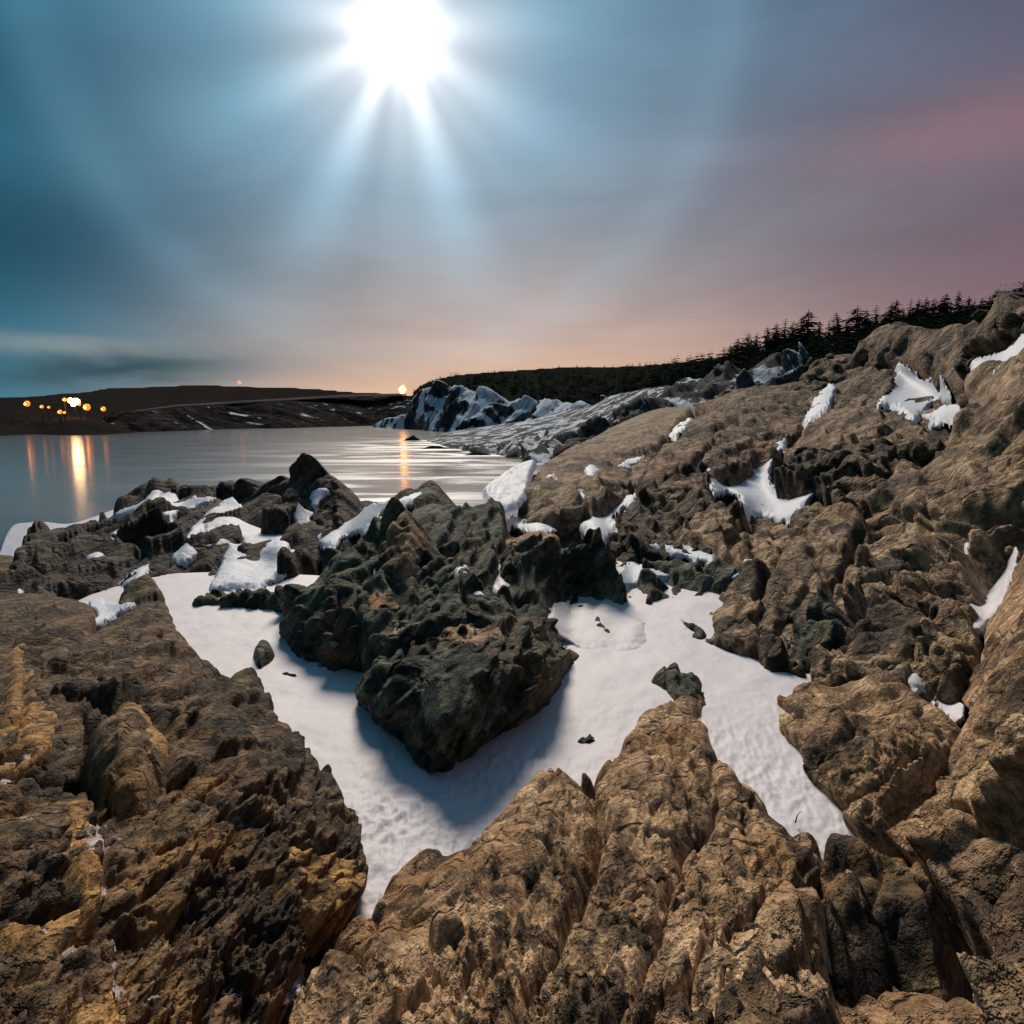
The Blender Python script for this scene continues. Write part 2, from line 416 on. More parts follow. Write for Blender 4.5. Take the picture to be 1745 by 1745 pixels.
def blur(A, r):
    k = np.exp(-(np.arange(-3 * r, 3 * r + 1) / r) ** 2 / 2); k /= k.sum()
    B = np.apply_along_axis(lambda m: np.convolve(m, k, 'same'), 0, A)
    return np.apply_along_axis(lambda m: np.convolve(m, k, 'same'), 1, B)
def zfilled():
    Z = ZBUF.copy()
    for _ in range(3):
        pad = np.pad(Z, 1)
        nb = np.max([pad[1 + a:ZN + 1 + a, 1 + b:ZN + 1 + b] for a in (-1, 0, 1) for b in (-1, 0, 1)], axis=0)
        Z = np.where(Z == 0, nb, Z)
    return Z
def drape(name, outline, mat, thick=5.0, jag=3.5, step=2.2, margin=8, soft=12.0, smooth_r=2, seed=0, steep=2.5, dil=0, lift=0.0, rough=0.0, holes=()):
    """a patch lying on whatever rock is already there: smooth over it, thinning out past its outline"""
    global NV
    poly = smooth_poly(outline)
    lo = poly.min(0) - margin - step; hi = poly.max(0) + margin + step
    X, Y = np.meshgrid(np.arange(lo[0], hi[0], step), np.arange(lo[1], hi[1], step))
    sd = signed(X, Y, poly)
    for hp in holes: sd = np.minimum(sd, -signed(X, Y, smooth_poly(hp)))
    c0 = int((lo[0] - Z0) / ZC) - 30; c1 = int((hi[0] - Z0) / ZC) + 30
    r0 = int((lo[1] - Z0) / ZC) - 30; r1 = int((hi[1] - Z0) / ZC) + 30
    c0, r0 = max(c0, 0), max(r0, 0); c1, r1 = min(c1, ZN - 1), min(r1, ZN - 1)
    Za = zfilled()[r0:r1, c0:c1]; Z = Za
    for _ in range(dil):
        pad = np.pad(Z, 1, mode='edge')
        Z = np.max([pad[1 + a:Z.shape[0] + 1 + a, 1 + b:Z.shape[1] + 1 + b] for a in (-1, 0, 1) for b in (-1, 0, 1)], axis=0)
    def sm(A, r): return blur(A, r) / np.maximum(blur((A > 0).astype(float), r), 1e-6)
    Z1 = sm(Za, 1); Z = sm(Z, smooth_r)
    gx = np.clip((X - Z0) / ZC - c0, 0, Z.shape[1] - 1.001); gy = np.clip((Y - Z0) / ZC - r0, 0, Z.shape[0] - 1.001)
    ix = gx.astype(int); iy = gy.astype(int); fx = gx - ix; fy = gy - iy
    def smp(A): return (A[iy, ix] * (1 - fx) + A[iy, ix + 1] * fx) * (1 - fy) + (A[iy + 1, ix] * (1 - fx) + A[iy + 1, ix + 1] * fx) * fy
    tw = np.clip((sd + 8.0) / 6.0, 0, 1); tw = tw * tw * (3 - 2 * tw)
    z = smp(Z1) * (1 - tw) + smp(Z) * tw
    D = 1 / np.maximum(z, 1e-5)
    P = at(X, Y, D)
    inm = sd > 0
    ctr = P[inm].mean(0)
    n = unit(unit(np.array([0, 0, CAMZ]) - ctr) + np.array([0, 0, 0.9]))
    pm = np.median(D[inm]) / F
    q = P.reshape(-1, 3) / (pm * 60)
    s = sd.ravel() + jag * (perlin(q * 1.6, seed) + 0.8 * perlin(q * 4.0, seed + 1) + 0.5 * perlin(q * 9, seed + 2) + 0.4 * perlin(q * 19, seed + 3))
    w = 0.6 * thick * pm * (1 - np.exp(-np.clip(s, 0, None) / soft)) + (lift - 0.2) * pm - np.clip(-s, 0, None) * pm * steep
    w = w + thick * pm * 0.35 * fbm(q * 1.2, 2, seed + 5)
    if rough: w = w + rough * pm * fbm(q * 5, 3, seed + 8, 0.6)
    V = P.reshape(-1, 3) + n * w[:, None]
    keep = (s > -margin).reshape(X.shape)
    used, faces = grid_faces(keep)
    V = V.reshape(*X.shape, 3)[used]
    NV += len(V)
    return build(name, V, faces, mat)

# ------------------------------------------------------------------ materials
def new_mat(name):
    m = bpy.data.materials.new(name); m.use_nodes = True
    t = m.node_tree; b = t.nodes['Principled BSDF']
    return m, NT(t), b
def rock_mat(name, cols, L=1.0, stain=0.45, rough=0.82, bump=1.0, orange=None, pale=None, snow=0.0, spec=0.22):
    """cols: dark, mid, light; stain: how much dark lichen; orange and pale: patches of other mineral colours"""
    m, N, b = new_mat(name)
    pos = N.node('ShaderNodeNewGeometry').outputs['Position']
    a = N.dot(pos, tuple(BED_N / L)); t = N.dot(pos, tuple(BED_T / L)); s = N.dot(pos, tuple(BED_S / L))
    iso = N.xyz(a, t, s)
    lay = N.xyz(N.m('MULTIPLY', a, 7.0), N.m('MULTIPLY', t, 1.1), N.m('MULTIPLY', s, 1.1))
    n1 = N.noise(iso, 1.5, 3, 0.62)
    n2 = N.noise(lay, 1.7, 4, 0.62)
    n3 = N.noise(iso, 30.0, 3, 0.75)
    n4 = N.noise(iso, 5.5, 5, 0.7)
    v = N.m('ADD', N.m('ADD', N.m('MULTIPLY', n1, 0.36), N.m('MULTIPLY', n2, 0.34)), N.m('MULTIPLY', n4, 0.30))
    cr = N.node('ShaderNodeValToRGB'); N.put(cr.inputs[0], v)
    e = cr.color_ramp.elements
    e[0].position = 0.42; e[0].color = (*cols[0], 1)
    e[1].position = 0.61; e[1].color = (*cols[2], 1)
    k = e.new(0.50); k.color = (*cols[1], 1)
    c = cr.outputs[0]
    if orange: c = N.mix(N.m('MULTIPLY', N.rng(N.noise(iso, 0.9, 4, 0.65), 0.54, 0.66), 0.75), c, orange)
    if pale: c = N.mix(N.m('MULTIPLY', N.rng(N.noise(iso, 2.3, 5, 0.72), 0.60, 0.68), 0.7), c, pale)
    # dark lichen and wet stains with shapes of their own
    st = N.rng(N.m('ADD', N.noise(iso, 3.2, 5, 0.72), N.m('MULTIPLY', N.m('SUBTRACT', N.noise(iso, 0.7, 3), 0.5), 0.7)), 0.66 - 0.28 * stain, 0.74 - 0.22 * stain)
    c = N.mix(N.m('MULTIPLY', st, 0.85), c, tuple(x * 0.30 for x in cols[0]))
    # speckle of the grain
    c = N.mix(1.0, c, N.rng(n3, 0.25, 0.75, 0.40, 1.60, False), 'MULTIPLY')
    rg = rough
    if snow:
        nz = N.node('ShaderNodeSeparateXYZ'); N.t.links.new(N.node('ShaderNodeNewGeometry').outputs['Normal'], nz.inputs[0])
        sn = N.rng(N.m('ADD', N.m('MULTIPLY', nz.outputs[2], 0.45), N.m('ADD', N.m('MULTIPLY', n1, 2.0), N.m('MULTIPLY', n2, 0.5))), 1.62 - snow, 1.70 - snow)
        c = N.mix(sn, c, (0.60, 0.66, 0.74))
    N.put(b.inputs['Base Color'], c)
    b.inputs['Roughness'].default_value = rg
    b.inputs['Specular IOR Level'].default_value = spec
    bh = N.m('ADD', N.m('MULTIPLY', n4, 0.55), N.m('MULTIPLY', N.noise(N.xyz(N.m('MULTIPLY', a, 26.0), N.m('MULTIPLY', t, 11.0), N.m('MULTIPLY', s, 11.0)), 1.0, 4, 0.72), 0.75))
    vo = N.node('ShaderNodeTexVoronoi', feature='DISTANCE_TO_EDGE')
    N.t.links.new(N.xyz(N.m('ADD', N.m('MULTIPLY', a, 8.0), N.m('MULTIPLY', n4, 1.6)), N.m('ADD', N.m('MULTIPLY', t, 2.8), n1), N.m('MULTIPLY', s, 3.2)), vo.inputs['Vector'])
    vo.inputs['Scale'].default_value = 1.0
    bh = N.m('ADD', bh, N.m('MULTIPLY', N.rng(vo.outputs['Distance'], 0.0, 0.09), 0.40))     # hairline cracks between the beds
    bp = N.node('ShaderNodeBump'); bp.inputs['Strength'].default_value = bump; bp.inputs['Distance'].default_value = 0.08 * L
    N.put(bp.inputs['Height'], bh)
    N.t.links.new(bp.outputs[0], b.inputs['Normal'])
    return m
def snow_mat(name, col=(0.56, 0.53, 0.565), sc=9.0, dist=0.02):
    m, N, b = new_mat(name)
    pos = N.node('ShaderNodeNewGeometry').outputs['Position']
    n = N.noise(pos, sc, 6, 0.6, 0.4); n2 = N.noise(pos, sc * 0.22, 3, 0.5)
    c = N.mix(N.rng(n2, 0.3, 0.7), col, tuple(x * 0.93 for x in col))
    c = N.mix(N.rng(N.noise(pos, sc * 9, 2), 0.66, 0.72), c, tuple(min(1, x * 1.12) for x in col))
    N.put(b.inputs['Base Color'], c)
    b.inputs['Roughness'].default_value = 0.6
    b.inputs['Specular IOR Level'].default_value = 0.25
    bp = N.node('ShaderNodeBump'); bp.inputs['Strength'].default_value = 0.5; bp.inputs['Distance'].default_value = dist
    N.put(bp.inputs['Height'], N.m('ADD', N.m('MULTIPLY', n, 0.8), N.m('MULTIPLY', N.noise(pos, sc * 7, 3, 0.7), 0.25)))
    N.t.links.new(bp.outputs[0], b.inputs['Normal'])
    return m
def plain_mat(name, col, rough=0.8, var=0.35, sc=2.0):
    m, N, b = new_mat(name)
    pos = N.node('ShaderNodeNewGeometry').outputs['Position']
    n = N.noise(pos, sc, 4, 0.6)
    N.put(b.inputs['Base Color'], N.mix(n, tuple(x * (1 - var) for x in col), tuple(x * (1 + var) for x in col)))
    b.inputs['Roughness'].default_value = rough
    b.inputs['Specular IOR Level'].default_value = 0.0
    return m
def emit_mat(name, col, strength):
    m, N, b = new_mat(name)
    b.inputs['Base Color'].default_value = (*col, 1)
    b.inputs['Emission Color'].default_value = (*col, 1)
    b.inputs['Emission Strength'].default_value = strength
    return m

TAN = ((0.065, 0.039, 0.021), (0.32, 0.192, 0.100), (0.66, 0.44, 0.255))
TAN2 = ((0.062, 0.038, 0.022), (0.235, 0.150, 0.084), (0.50, 0.345, 0.21))
BROWN = ((0.024, 0.015, 0.009), (0.088, 0.054, 0.028), (0.27, 0.168, 0.085))
GREEN = ((0.011, 0.015, 0.012), (0.048, 0.058, 0.041), (0.185, 0.18, 0.115))
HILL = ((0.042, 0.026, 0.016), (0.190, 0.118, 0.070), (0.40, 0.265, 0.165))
M = {
    'tan': rock_mat('tan_rock', TAN, 0.8, 0.50, orange=(0.30, 0.155, 0.060)),
    'tan_mid': rock_mat('tan_rock_mid', TAN2, 1.2, 0.45, orange=(0.30, 0.155, 0.060)),
    'brown': rock_mat('brown_rock', BROWN, 0.7, 0.55, orange=(0.30, 0.155, 0.050), pale=(0.42, 0.32, 0.26)),
    'brown_far': rock_mat('dark_brown_rock', ((0.022, 0.017, 0.014), (0.055, 0.041, 0.030), (0.13, 0.095, 0.065)), 2.2, 0.55),
    'green': rock_mat('green_black_rock', GREEN, 1.0, 0.40, orange=(0.14, 0.095, 0.045)),
    'hill': rock_mat('hillside_rock', HILL, 3.2, 0.50, orange=(0.26, 0.135, 0.06), bump=1.4),
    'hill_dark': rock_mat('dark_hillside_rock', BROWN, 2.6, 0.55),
    'crag': rock_mat('crag_rock', TAN2, 1.6, 0.50, orange=(0.25, 0.14, 0.06)),
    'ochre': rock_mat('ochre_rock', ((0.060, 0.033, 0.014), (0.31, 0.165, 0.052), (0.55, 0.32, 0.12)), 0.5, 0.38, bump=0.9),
    'cliff': rock_mat('snowy_cliff_rock', ((0.03, 0.032, 0.035), (0.075, 0.078, 0.082), (0.15, 0.15, 0.15)), 60.0, 0.4, snow=0.22, spec=0.0),
    'far_cliff': rock_mat('far_cliff_rock', ((0.016, 0.015, 0.016), (0.034, 0.031, 0.031), (0.075, 0.068, 0.066)), 70.0, 0.5, snow=-0.33, spec=0.0),
    'shore': rock_mat('shore_rock', ((0.020, 0.021, 0.022), (0.055, 0.055, 0.055), (0.12, 0.115, 0.11)), 14.0, 0.4, snow=-0.07, spec=0.05),
    'snow': snow_mat('snow'),
    'snow_far': snow_mat('snow_far', (0.46, 0.49, 0.56), 1.8, 0.16),
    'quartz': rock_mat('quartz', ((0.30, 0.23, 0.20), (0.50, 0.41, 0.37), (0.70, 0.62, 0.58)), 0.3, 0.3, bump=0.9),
}
# ------------------------------------------------------------------ setting: sea, bedrock, hillside, far land
def make_sea():
    m, N, b = new_mat('sea_water')
    pos = N.node('ShaderNodeNewGeometry').outputs['Position']
    sp = N.node('ShaderNodeSeparateXYZ'); N.t.links.new(pos, sp.inputs[0])
    x, y, _ = sp.outputs
    st = N.xyz(N.m('MULTIPLY', x, 0.012), N.m('MULTIPLY', y, 0.03), 0.0)
    n = N.noise(st, 2.2, 5, 0.55, 0.8)
    # foam drawn out into veils by the long exposure, round the reef and along the shore
    fx = N.m('DIVIDE', N.m('SUBTRACT', x, -8.0), 62.0); fy = N.m('DIVIDE', N.m('SUBTRACT', y, 300.0), 150.0)
    near = N.m('EXPONENT', N.m('MULTIPLY', N.m('ADD', N.m('MULTIPLY', fx, fx), N.m('MULTIPLY', fy, fy)), -1.0))
    gx = N.m('DIVIDE', N.m('SUBTRACT', x, -20.0), 30.0); gy = N.m('DIVIDE', N.m('SUBTRACT', y, 118.0), 28.0)
    near2 = N.m('EXPONENT', N.m('MULTIPLY', N.m('ADD', N.m('MULTIPLY', gx, gx), N.m('MULTIPLY', gy, gy)), -1.0))
    foam = N.m('MULTIPLY', N.m('MINIMUM', N.m('ADD', near, N.m('MULTIPLY', near2, 0.6)), 1.0), N.rng(n, 0.40, 0.66))
    N.put(b.inputs['Base Color'], N.mix(N.m('MULTIPLY', foam, 0.6), (0.10, 0.10, 0.10), (0.72, 0.70, 0.68)))
    N.put(b.inputs['Roughness'], N.m('ADD', N.rng(n, 0.3, 0.7, 0.13, 0.15), N.m('MULTIPLY', foam, 0.4)))
    b.inputs['IOR'].default_value = 1.333
    b.inputs['Specular IOR Level'].default_value = 0.5
    bp = N.node('ShaderNodeBump'); bp.inputs['Strength'].default_value = 0.015; bp.inputs['Distance'].default_value = 0.2
    N.put(bp.inputs['Height'], N.noise(N.xyz(N.m('MULTIPLY', x, 0.12), N.m('MULTIPLY', y, 0.22), 0.0), 1.5, 5, 0.6, 0.4))
    N.t.links.new(bp.outputs[0], b.inputs['Normal'])
    V = np.array([(-9000, 20, 0), (9000, 20, 0), (9000, 16000, 0), (-9000, 16000, 0)], float)
    return build('sea', V, np.array([[0, 1, 2, 3]]), m, base=np.array([0., 0., 0.]))
sea = tag(make_sea(), 'calm grey bay with long smooth reflections', None, None, 'structure')

def ground(name, outline, ctrl, mat, **kw):
    k = dict(edge=10, drop=0.1, jag=3, step=3.5, margin=10)
    k.update(kw)
    return tag(relief(name, outline, ctrl, mat, **k), None, None, None, 'structure')

# bedrock under everything near
ground('bedrock_terrain', [(-230, 1000), (300, 985), (640, 900), (1000, 920), (1300, 960), (1950, 1000), (1960, 1960), (900, 1980), (-230, 1960)],
       [g(-200, 1000, 2.75), g(600, 1000, 2.75), g(1300, 1000, 2.7), g(1900, 1000, 2.5), g(1900, 1900, 2.3), g(900, 1900, 2.4), g(-200, 1900, 2.3)], M['brown'], L=0.8, a_fac=0.158)
# the hillside the slabs lie on
ground('hillside_terrain', [(842, 850), (880, 815), (905, 788), (950, 768), (1000, 748), (1050, 722), (1100, 698), (1140, 688), (1200, 668), (1270, 655), (1335, 648), (1380, 622), (1440, 604),
                    (1500, 560), (1560, 552), (1620, 540), (1700, 512), (1745, 480), (1950, 400), (1950, 1120), (1500, 1160), (1300, 1100), (1180, 1040), (1060, 1000), (1000, 930), (880, 900)],
       [(850, 860, 20), (900, 800, 30), (1000, 752, 44), (1140, 692, 62), (1340, 650, 58), (1530, 625, 42), (1640, 650, 26), (1745, 580, 18.5), (1100, 900, 12.5), (1250, 930, 11),
        (1250, 800, 23), (1400, 750, 25), (1450, 870, 13), (1600, 750, 16), (1745, 720, 11.5), (1050, 970, 10), (1200, 1010, 9), (1400, 1020, 8), (1600, 1050, 7.2), (1745, 950, 7)],
       M['hill'], L=3.0, a_fac=0.118, a_str=0.046, a_fbm=0.05, step=2.0, steep=3.0, drop=0.25, edge=16, sink=0.9, sy=1.1)

# main snow of the gully
gully = [(120, 1030), (250, 985), (330, 975), (450, 975), (620, 985), (940, 1000), (1040, 930), (1075, 960), (1200, 990), (1300, 1080), (1420, 1090), (1440, 1180), (1400, 1300), (1500, 1450),
         (1300, 1470), (1000, 1420), (800, 1520), (600, 1600), (540, 1420), (430, 1280), (320, 1170), (130, 1090)]
sn = relief('snow_field', gully, [g(150, 1040, 2.3), g(450, 1000, 2.3), g(800, 1050, 2.3), g(1100, 1030, 2.16), g(1380, 1140, 2.06), g(1400, 1380, 2.10), g(900, 1300, 2.28), g(630, 1490, 2.24), g(500, 1150, 2.30)],
            M['snow'], L=1.0, a_str=0.0, a_fac=0.0, a_fbm=0.055, edge=10, drop=0.02, jag=2, step=3.0, steep=1.0)
tag(sn, 'broad white snow field filling the gully between the dark rock and the foreground slabs', 'snow', None, 'thing')

# ------------------------------------------------------------------ rocks
def rock(label, outline, ctrl, mat, name='rock_outcrop', cat='rock', group=None, **kw):
    kw.setdefault('seed', len(label) * 7 + int(outline[0][0]) % 97)
    return tag(relief(name, outline, ctrl, M[mat], **kw), label, cat, group)
def part_of(child, parent):
    child.parent = parent
    child.location = Vector(child.location) - Vector(parent.location)
    for k in ('category', 'group'):
        if k in child: del child[k]
    return child
def snow(label, outline, mat='snow', name='snow_patch', cat='snow', group='snow patches lying on the rocks', **kw):
    kw.setdefault('seed', int(outline[0][0] + outline[0][1]))
    return tag(drape(name, outline, M[mat], **kw), label, cat, group)

M['hill_red'] = rock_mat('reddish_hillside_rock', ((0.05, 0.028, 0.018), (0.215, 0.128, 0.078), (0.42, 0.275, 0.175)), 3.0, 0.45, orange=(0.30, 0.15, 0.07), bump=1.4)
M['black'] = rock_mat('black_wet_rock', ((0.006, 0.006, 0.006), (0.013, 0.012, 0.011), (0.03, 0.027, 0.024)), 0.6, 0.5)
# --- far right slope, from the skyline down
rock('high grey brown cliff block on the skyline below the spruces',
     [(1332, 655), (1350, 632), (1372, 613), (1402, 592), (1440, 590), (1470, 560), (1520, 542), (1570, 548), (1620, 532), (1640, 560), (1642, 640), (1626, 692), (1592, 645), (1575, 655), (1555, 628), (1530, 622), (1490, 612), (1440, 627), (1380, 645)],
     [(1350, 648, 50), (1470, 572, 48), (1600, 555, 36), (1620, 655, 26), (1530, 628, 38), (1440, 625, 47)], 'hill', sy=1.0, step=1.8, L=4.5, terr=1.7, a_fac=0.075, a_str=0.12, a_fbm=0.05, joint=0.1, cracks=[([(1470, 600), (1420, 640)], 4, 1.0), ([(1575, 600), (1560, 660)], 5, 1.2)])
rock('dark crest of rock rising out of the frame at the upper right',
     [(1600, 575), (1616, 540), (1640, 528), (1665, 522), (1700, 507), (1725, 490), (1740, 474), (1800, 420), (1900, 380), (1900, 560), (1745, 572), (1700, 592), (1665, 606), (1640, 640), (1615, 630)],
     [(1620, 565, 27), (1700, 515, 25), (1745, 485, 20), (1745, 570, 19), (1650, 630, 24), (1850, 480, 17)], 'hill_dark', sy=1.1, step=1.8, L=3.5, a_fac=0.160, a_str=0.13, a_fbm=0.06, joint=0.07)
rock('smooth brown upper slab of the hillside below the spruces',
     [(1180, 692), (1225, 668), (1265, 657), (1340, 648), (1390, 636), (1450, 624), (1525, 624), (1524, 650), (1505, 690), (1440, 702), (1400, 703), (1378, 722), (1350, 716), (1300, 692), (1240, 700)],
     [(1190, 692, 56), (1340, 652, 56), (1520, 630, 40), (1505, 688, 34), (1380, 720, 36), (1290, 690, 44)], 'hill', sy=1.0, step=1.8, L=3.5, terr=1.7, a_fac=0.075, a_str=0.12, a_fbm=0.05, joint=0.1, edge=12, jag=3, cracks=[([(1330, 685), (1400, 668), (1500, 668)], 4, 0.5)])
rock('wide brown slab in the middle of the hillside',
     [(1072, 848), (1085, 812), (1100, 786), (1128, 747), (1170, 712), (1230, 696), (1290, 692), (1345, 704), (1372, 722), (1340, 750), (1330, 765), (1290, 770), (1272, 785), (1235, 795), (1212, 800), (1208, 812), (1160, 818), (1120, 835)],
     [(1080, 840, 19.5), (1130, 750, 34), (1230, 700, 42), (1365, 722, 33), (1270, 782, 24), (1210, 805, 21)], 'hill_red', sy=1.0, step=1.8, L=3.2, terr=1.7, a_fac=0.075, a_str=0.12, a_fbm=0.05, joint=0.1, edge=12, jag=3, cracks=[([(1130, 745), (1200, 735), (1260, 712)], 5, 0.5), ([(1110, 812), (1180, 790), (1230, 740)], 3, 0.35)])
rock('brown ledge slab under the star shaped snow patch',
     [(1335, 775), (1340, 750), (1372, 726), (1420, 700), (1500, 690), (1535, 700), (1560, 715), (1600, 728), (1622, 742), (1580, 752), (1540, 756), (1480, 750), (1420, 764), (1372, 795)],
     [(1340, 770, 25), (1420, 705, 32), (1530, 702, 27), (1610, 742, 20), (1480, 750, 22), (1375, 790, 21)], 'crag', sy=1.0, step=1.8, L=2.8, terr=1.7, a_fac=0.160, a_str=0.15, a_fbm=0.06, joint=0.07, edge=10, jag=3)
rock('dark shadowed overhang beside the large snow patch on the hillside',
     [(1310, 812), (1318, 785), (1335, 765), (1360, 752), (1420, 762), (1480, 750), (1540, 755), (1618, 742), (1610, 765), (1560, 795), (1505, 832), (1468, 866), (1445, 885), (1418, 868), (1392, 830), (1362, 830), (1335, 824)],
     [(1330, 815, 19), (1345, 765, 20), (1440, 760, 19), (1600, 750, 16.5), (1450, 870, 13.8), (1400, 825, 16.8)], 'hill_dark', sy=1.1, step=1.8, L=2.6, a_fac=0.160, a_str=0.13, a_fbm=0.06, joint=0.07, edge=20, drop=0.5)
rock('thin ledge of brown rock at the foot of the large snow patch',
     [(1342, 882), (1352, 866), (1380, 857), (1430, 860), (1468, 866), (1458, 880), (1432, 890), (1400, 900), (1356, 897)],
     [(1345, 885, 13.4), (1400, 858, 14.2), (1465, 868, 12.8), (1400, 897, 12.2)], 'crag', step=1.9, sy=1.4, L=1.3, a_fac=0.160, a_str=0.15, a_fbm=0.06, joint=0.07, edge=8, jag=2)
rock('pale tan flat slab below the hillside snow',
     [(1147, 907), (1185, 902), (1200, 898), (1262, 906), (1330, 893), (1400, 902), (1422, 908), (1385, 930), (1345, 946), (1302, 957), (1252, 948), (1212, 926)],
     [(1150, 907, 12), (1262, 905, 12), (1415, 906, 11), (1300, 955, 9.8), (1215, 925, 11)], 'tan', L=1.6, a_fac=0.080, a_str=0.1, a_fbm=0.085, joint=0.085, edge=8, jag=3, cracks=[([(1180, 935), (1290, 915), (1400, 900)], 3, 0.15), ([(1230, 945), (1310, 920)], 3, 0.15)])
rock('lower hillside rock running down to the water beside the grey snow slab',
     [(880, 868), (893, 828), (912, 792), (950, 770), (1000, 745), (1055, 716), (1110, 694), (1150, 688), (1180, 694), (1130, 747), (1098, 795), (1080, 815), (1068, 848), (1030, 858), (990, 880), (930, 888), (892, 884)],
     [(885, 865, 18), (915, 795, 28), (1000, 748, 42), (1120, 694, 58), (1170, 694, 52), (1100, 795, 25), (1065, 848, 18.5), (990, 878, 15)], 'crag', step=1.9, sy=1.4, L=3.0, a_fac=0.160, a_str=0.15, a_fbm=0.06, joint=0.07, edge=10, jag=5)
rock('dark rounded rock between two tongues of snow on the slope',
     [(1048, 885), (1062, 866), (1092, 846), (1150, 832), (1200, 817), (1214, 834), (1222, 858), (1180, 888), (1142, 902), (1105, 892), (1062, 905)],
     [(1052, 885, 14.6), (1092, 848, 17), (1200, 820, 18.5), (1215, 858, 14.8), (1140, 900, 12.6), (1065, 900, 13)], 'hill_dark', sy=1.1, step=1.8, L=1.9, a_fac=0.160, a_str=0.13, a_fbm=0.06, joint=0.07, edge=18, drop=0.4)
rock('layered tan ledge next to the large snow patch',
     [(1150, 902), (1180, 880), (1222, 856), (1262, 842), (1268, 862), (1258, 882), (1240, 894), (1262, 908), (1200, 912)],
     [(1155, 900, 12.2), (1222, 858, 14), (1262, 845, 14.6), (1255, 905, 11.6)], 'crag', step=1.9, sy=1.4, L=1.4, a_fac=0.160, a_str=0.15, a_fbm=0.06, joint=0.07, edge=8)
rock('mossy brown rock right behind the dark central outcrop',
     [(1012, 940), (1022, 915), (1060, 892), (1110, 886), (1150, 905), (1208, 926), (1225, 946), (1160, 932), (1112, 932), (1085, 945), (1060, 970), (1030, 975)],
     [(1020, 935, 11), (1060, 895, 12.6), (1150, 905, 11.8), (1220, 945, 10.2), (1060, 968, 9.8)], 'hill_dark', sy=1.1, step=1.8, L=1.3, a_fac=0.160, a_str=0.13, a_fbm=0.06, joint=0.07)
rock('low dark rock between two thin snow bands right of the central outcrop',
     [(1062, 1012), (1075, 990), (1110, 985), (1140, 976), (1120, 962), (1096, 950), (1140, 950), (1215, 952), (1265, 960), (1285, 972), (1235, 985), (1212, 1012), (1190, 1035), (1150, 1036), (1110, 1030), (1080, 1024)],
     [g(1070, 1010, 2.12), g(1110, 985, 2.05), g(1140, 952, 1.9), g(1270, 965, 1.82), g(1200, 1030, 2.12), g(1110, 1028, 2.14)], 'green', L=1.0, a_fac=0.170, a_str=0.17, a_fbm=0.06, joint=0.07, edge=10, drop=0.18)

# --- near right crags
rock('craggy upper slope of broken brown rock at the right edge',
     [(1440, 1060), (1462, 980), (1466, 890), (1500, 838), (1560, 795), (1618, 745), (1640, 692), (1642, 640), (1682, 612), (1745, 590), (1950, 500), (1950, 960), (1745, 930), (1705, 922), (1650, 932), (1642, 965), (1660, 1002), (1650, 1018), (1582, 1028), (1520, 1014), (1492, 1004)],
     [(1480, 1000, 6.9), (1475, 890, 10.2), (1560, 800, 12.6), (1640, 700, 16), (1745, 610, 14), (1745, 910, 6.6), (1600, 950, 7.2), (1900, 700, 8)], 'crag', step=1.9, sy=1.4, L=1.7, a_fac=0.160, a_str=0.15, a_fbm=0.06, joint=0.07, edge=14, jag=6,
     cracks=[([(1740, 870), (1660, 900), (1620, 930)], 14, 0.55), ([(1560, 1000), (1590, 940), (1580, 880)], 8, 0.25)])
rock('big tan brown rock with leaning ribs standing right of the snow field',
     [(1180, 1092), (1195, 1072), (1204, 1050), (1206, 1020), (1222, 978), (1258, 958), (1302, 946), (1320, 912), (1370, 892), (1420, 864), (1452, 852), (1474, 890), (1472, 950), (1466, 1000), (1445, 1048), (1415, 1052), (1400, 1100), (1370, 1142), (1338, 1140), (1316, 1150), (1292, 1136), (1252, 1118), (1214, 1100)],
     [g(1190, 1088, 2.12), g(1310, 1148, 2.10), (1220, 985, 8.4), (1320, 915, 9.4), (1450, 858, 10), (1440, 1048, 6.4), g(1375, 1135, 1.98), (1300, 1050, 6.7)], 'tan_mid', L=1.1, a_fac=0.120, a_str=0.13, a_fbm=0.07, joint=0.07, edge=20, drop=0.3, jag=5,
     cracks=[([(1330, 920), (1290, 1000)], 8, 0.25), ([(1470, 900), (1400, 1010)], 7, 0.22), ([(1300, 1085), (1345, 1042)], 6, 0.2)])
rock('dark angular block leaning against the big tan rock',
     [(1306, 1098), (1322, 1066), (1350, 1040), (1378, 1014), (1402, 1008), (1420, 1026), (1424, 1056), (1402, 1098), (1386, 1138), (1360, 1146), (1330, 1140), (1312, 1125)],
     [g(1320, 1130, 2.04), g(1385, 1138, 1.98), (1350, 1042, 6.25), (1400, 1012, 6.35), (1420, 1050, 5.75)], 'green', name='boulder', L=0.9, a_fac=0.170, a_str=0.17, a_fbm=0.06, joint=0.07, edge=16, drop=0.25, jag=2)
rock('long flat brown slab with a ruled lower edge in the right crags',
     [(1374, 1150), (1384, 1108), (1406, 1076), (1446, 1062), (1458, 1050), (1476, 1020), (1494, 1000), (1512, 1012), (1536, 1022), (1572, 1032), (1576, 1054), (1556, 1100), (1542, 1148), (1530, 1164), (1470, 1152), (1430, 1158), (1395, 1160)],
     [g(1380, 1150, 1.98), g(1535, 1160, 1.72), (1490, 1005, 6.1), (1572, 1035, 5.5), (1410, 1076, 5.9)], 'tan_mid', name='slab', L=1.0, a_fac=0.090, a_str=0.13, a_fbm=0.07, joint=0.07, edge=14, drop=0.22, jag=2, cracks=[([(1400, 1150), (1450, 1080), (1530, 1050)], 3, 0.06), ([(1500, 1130), (1570, 1090)], 3, 0.06)])
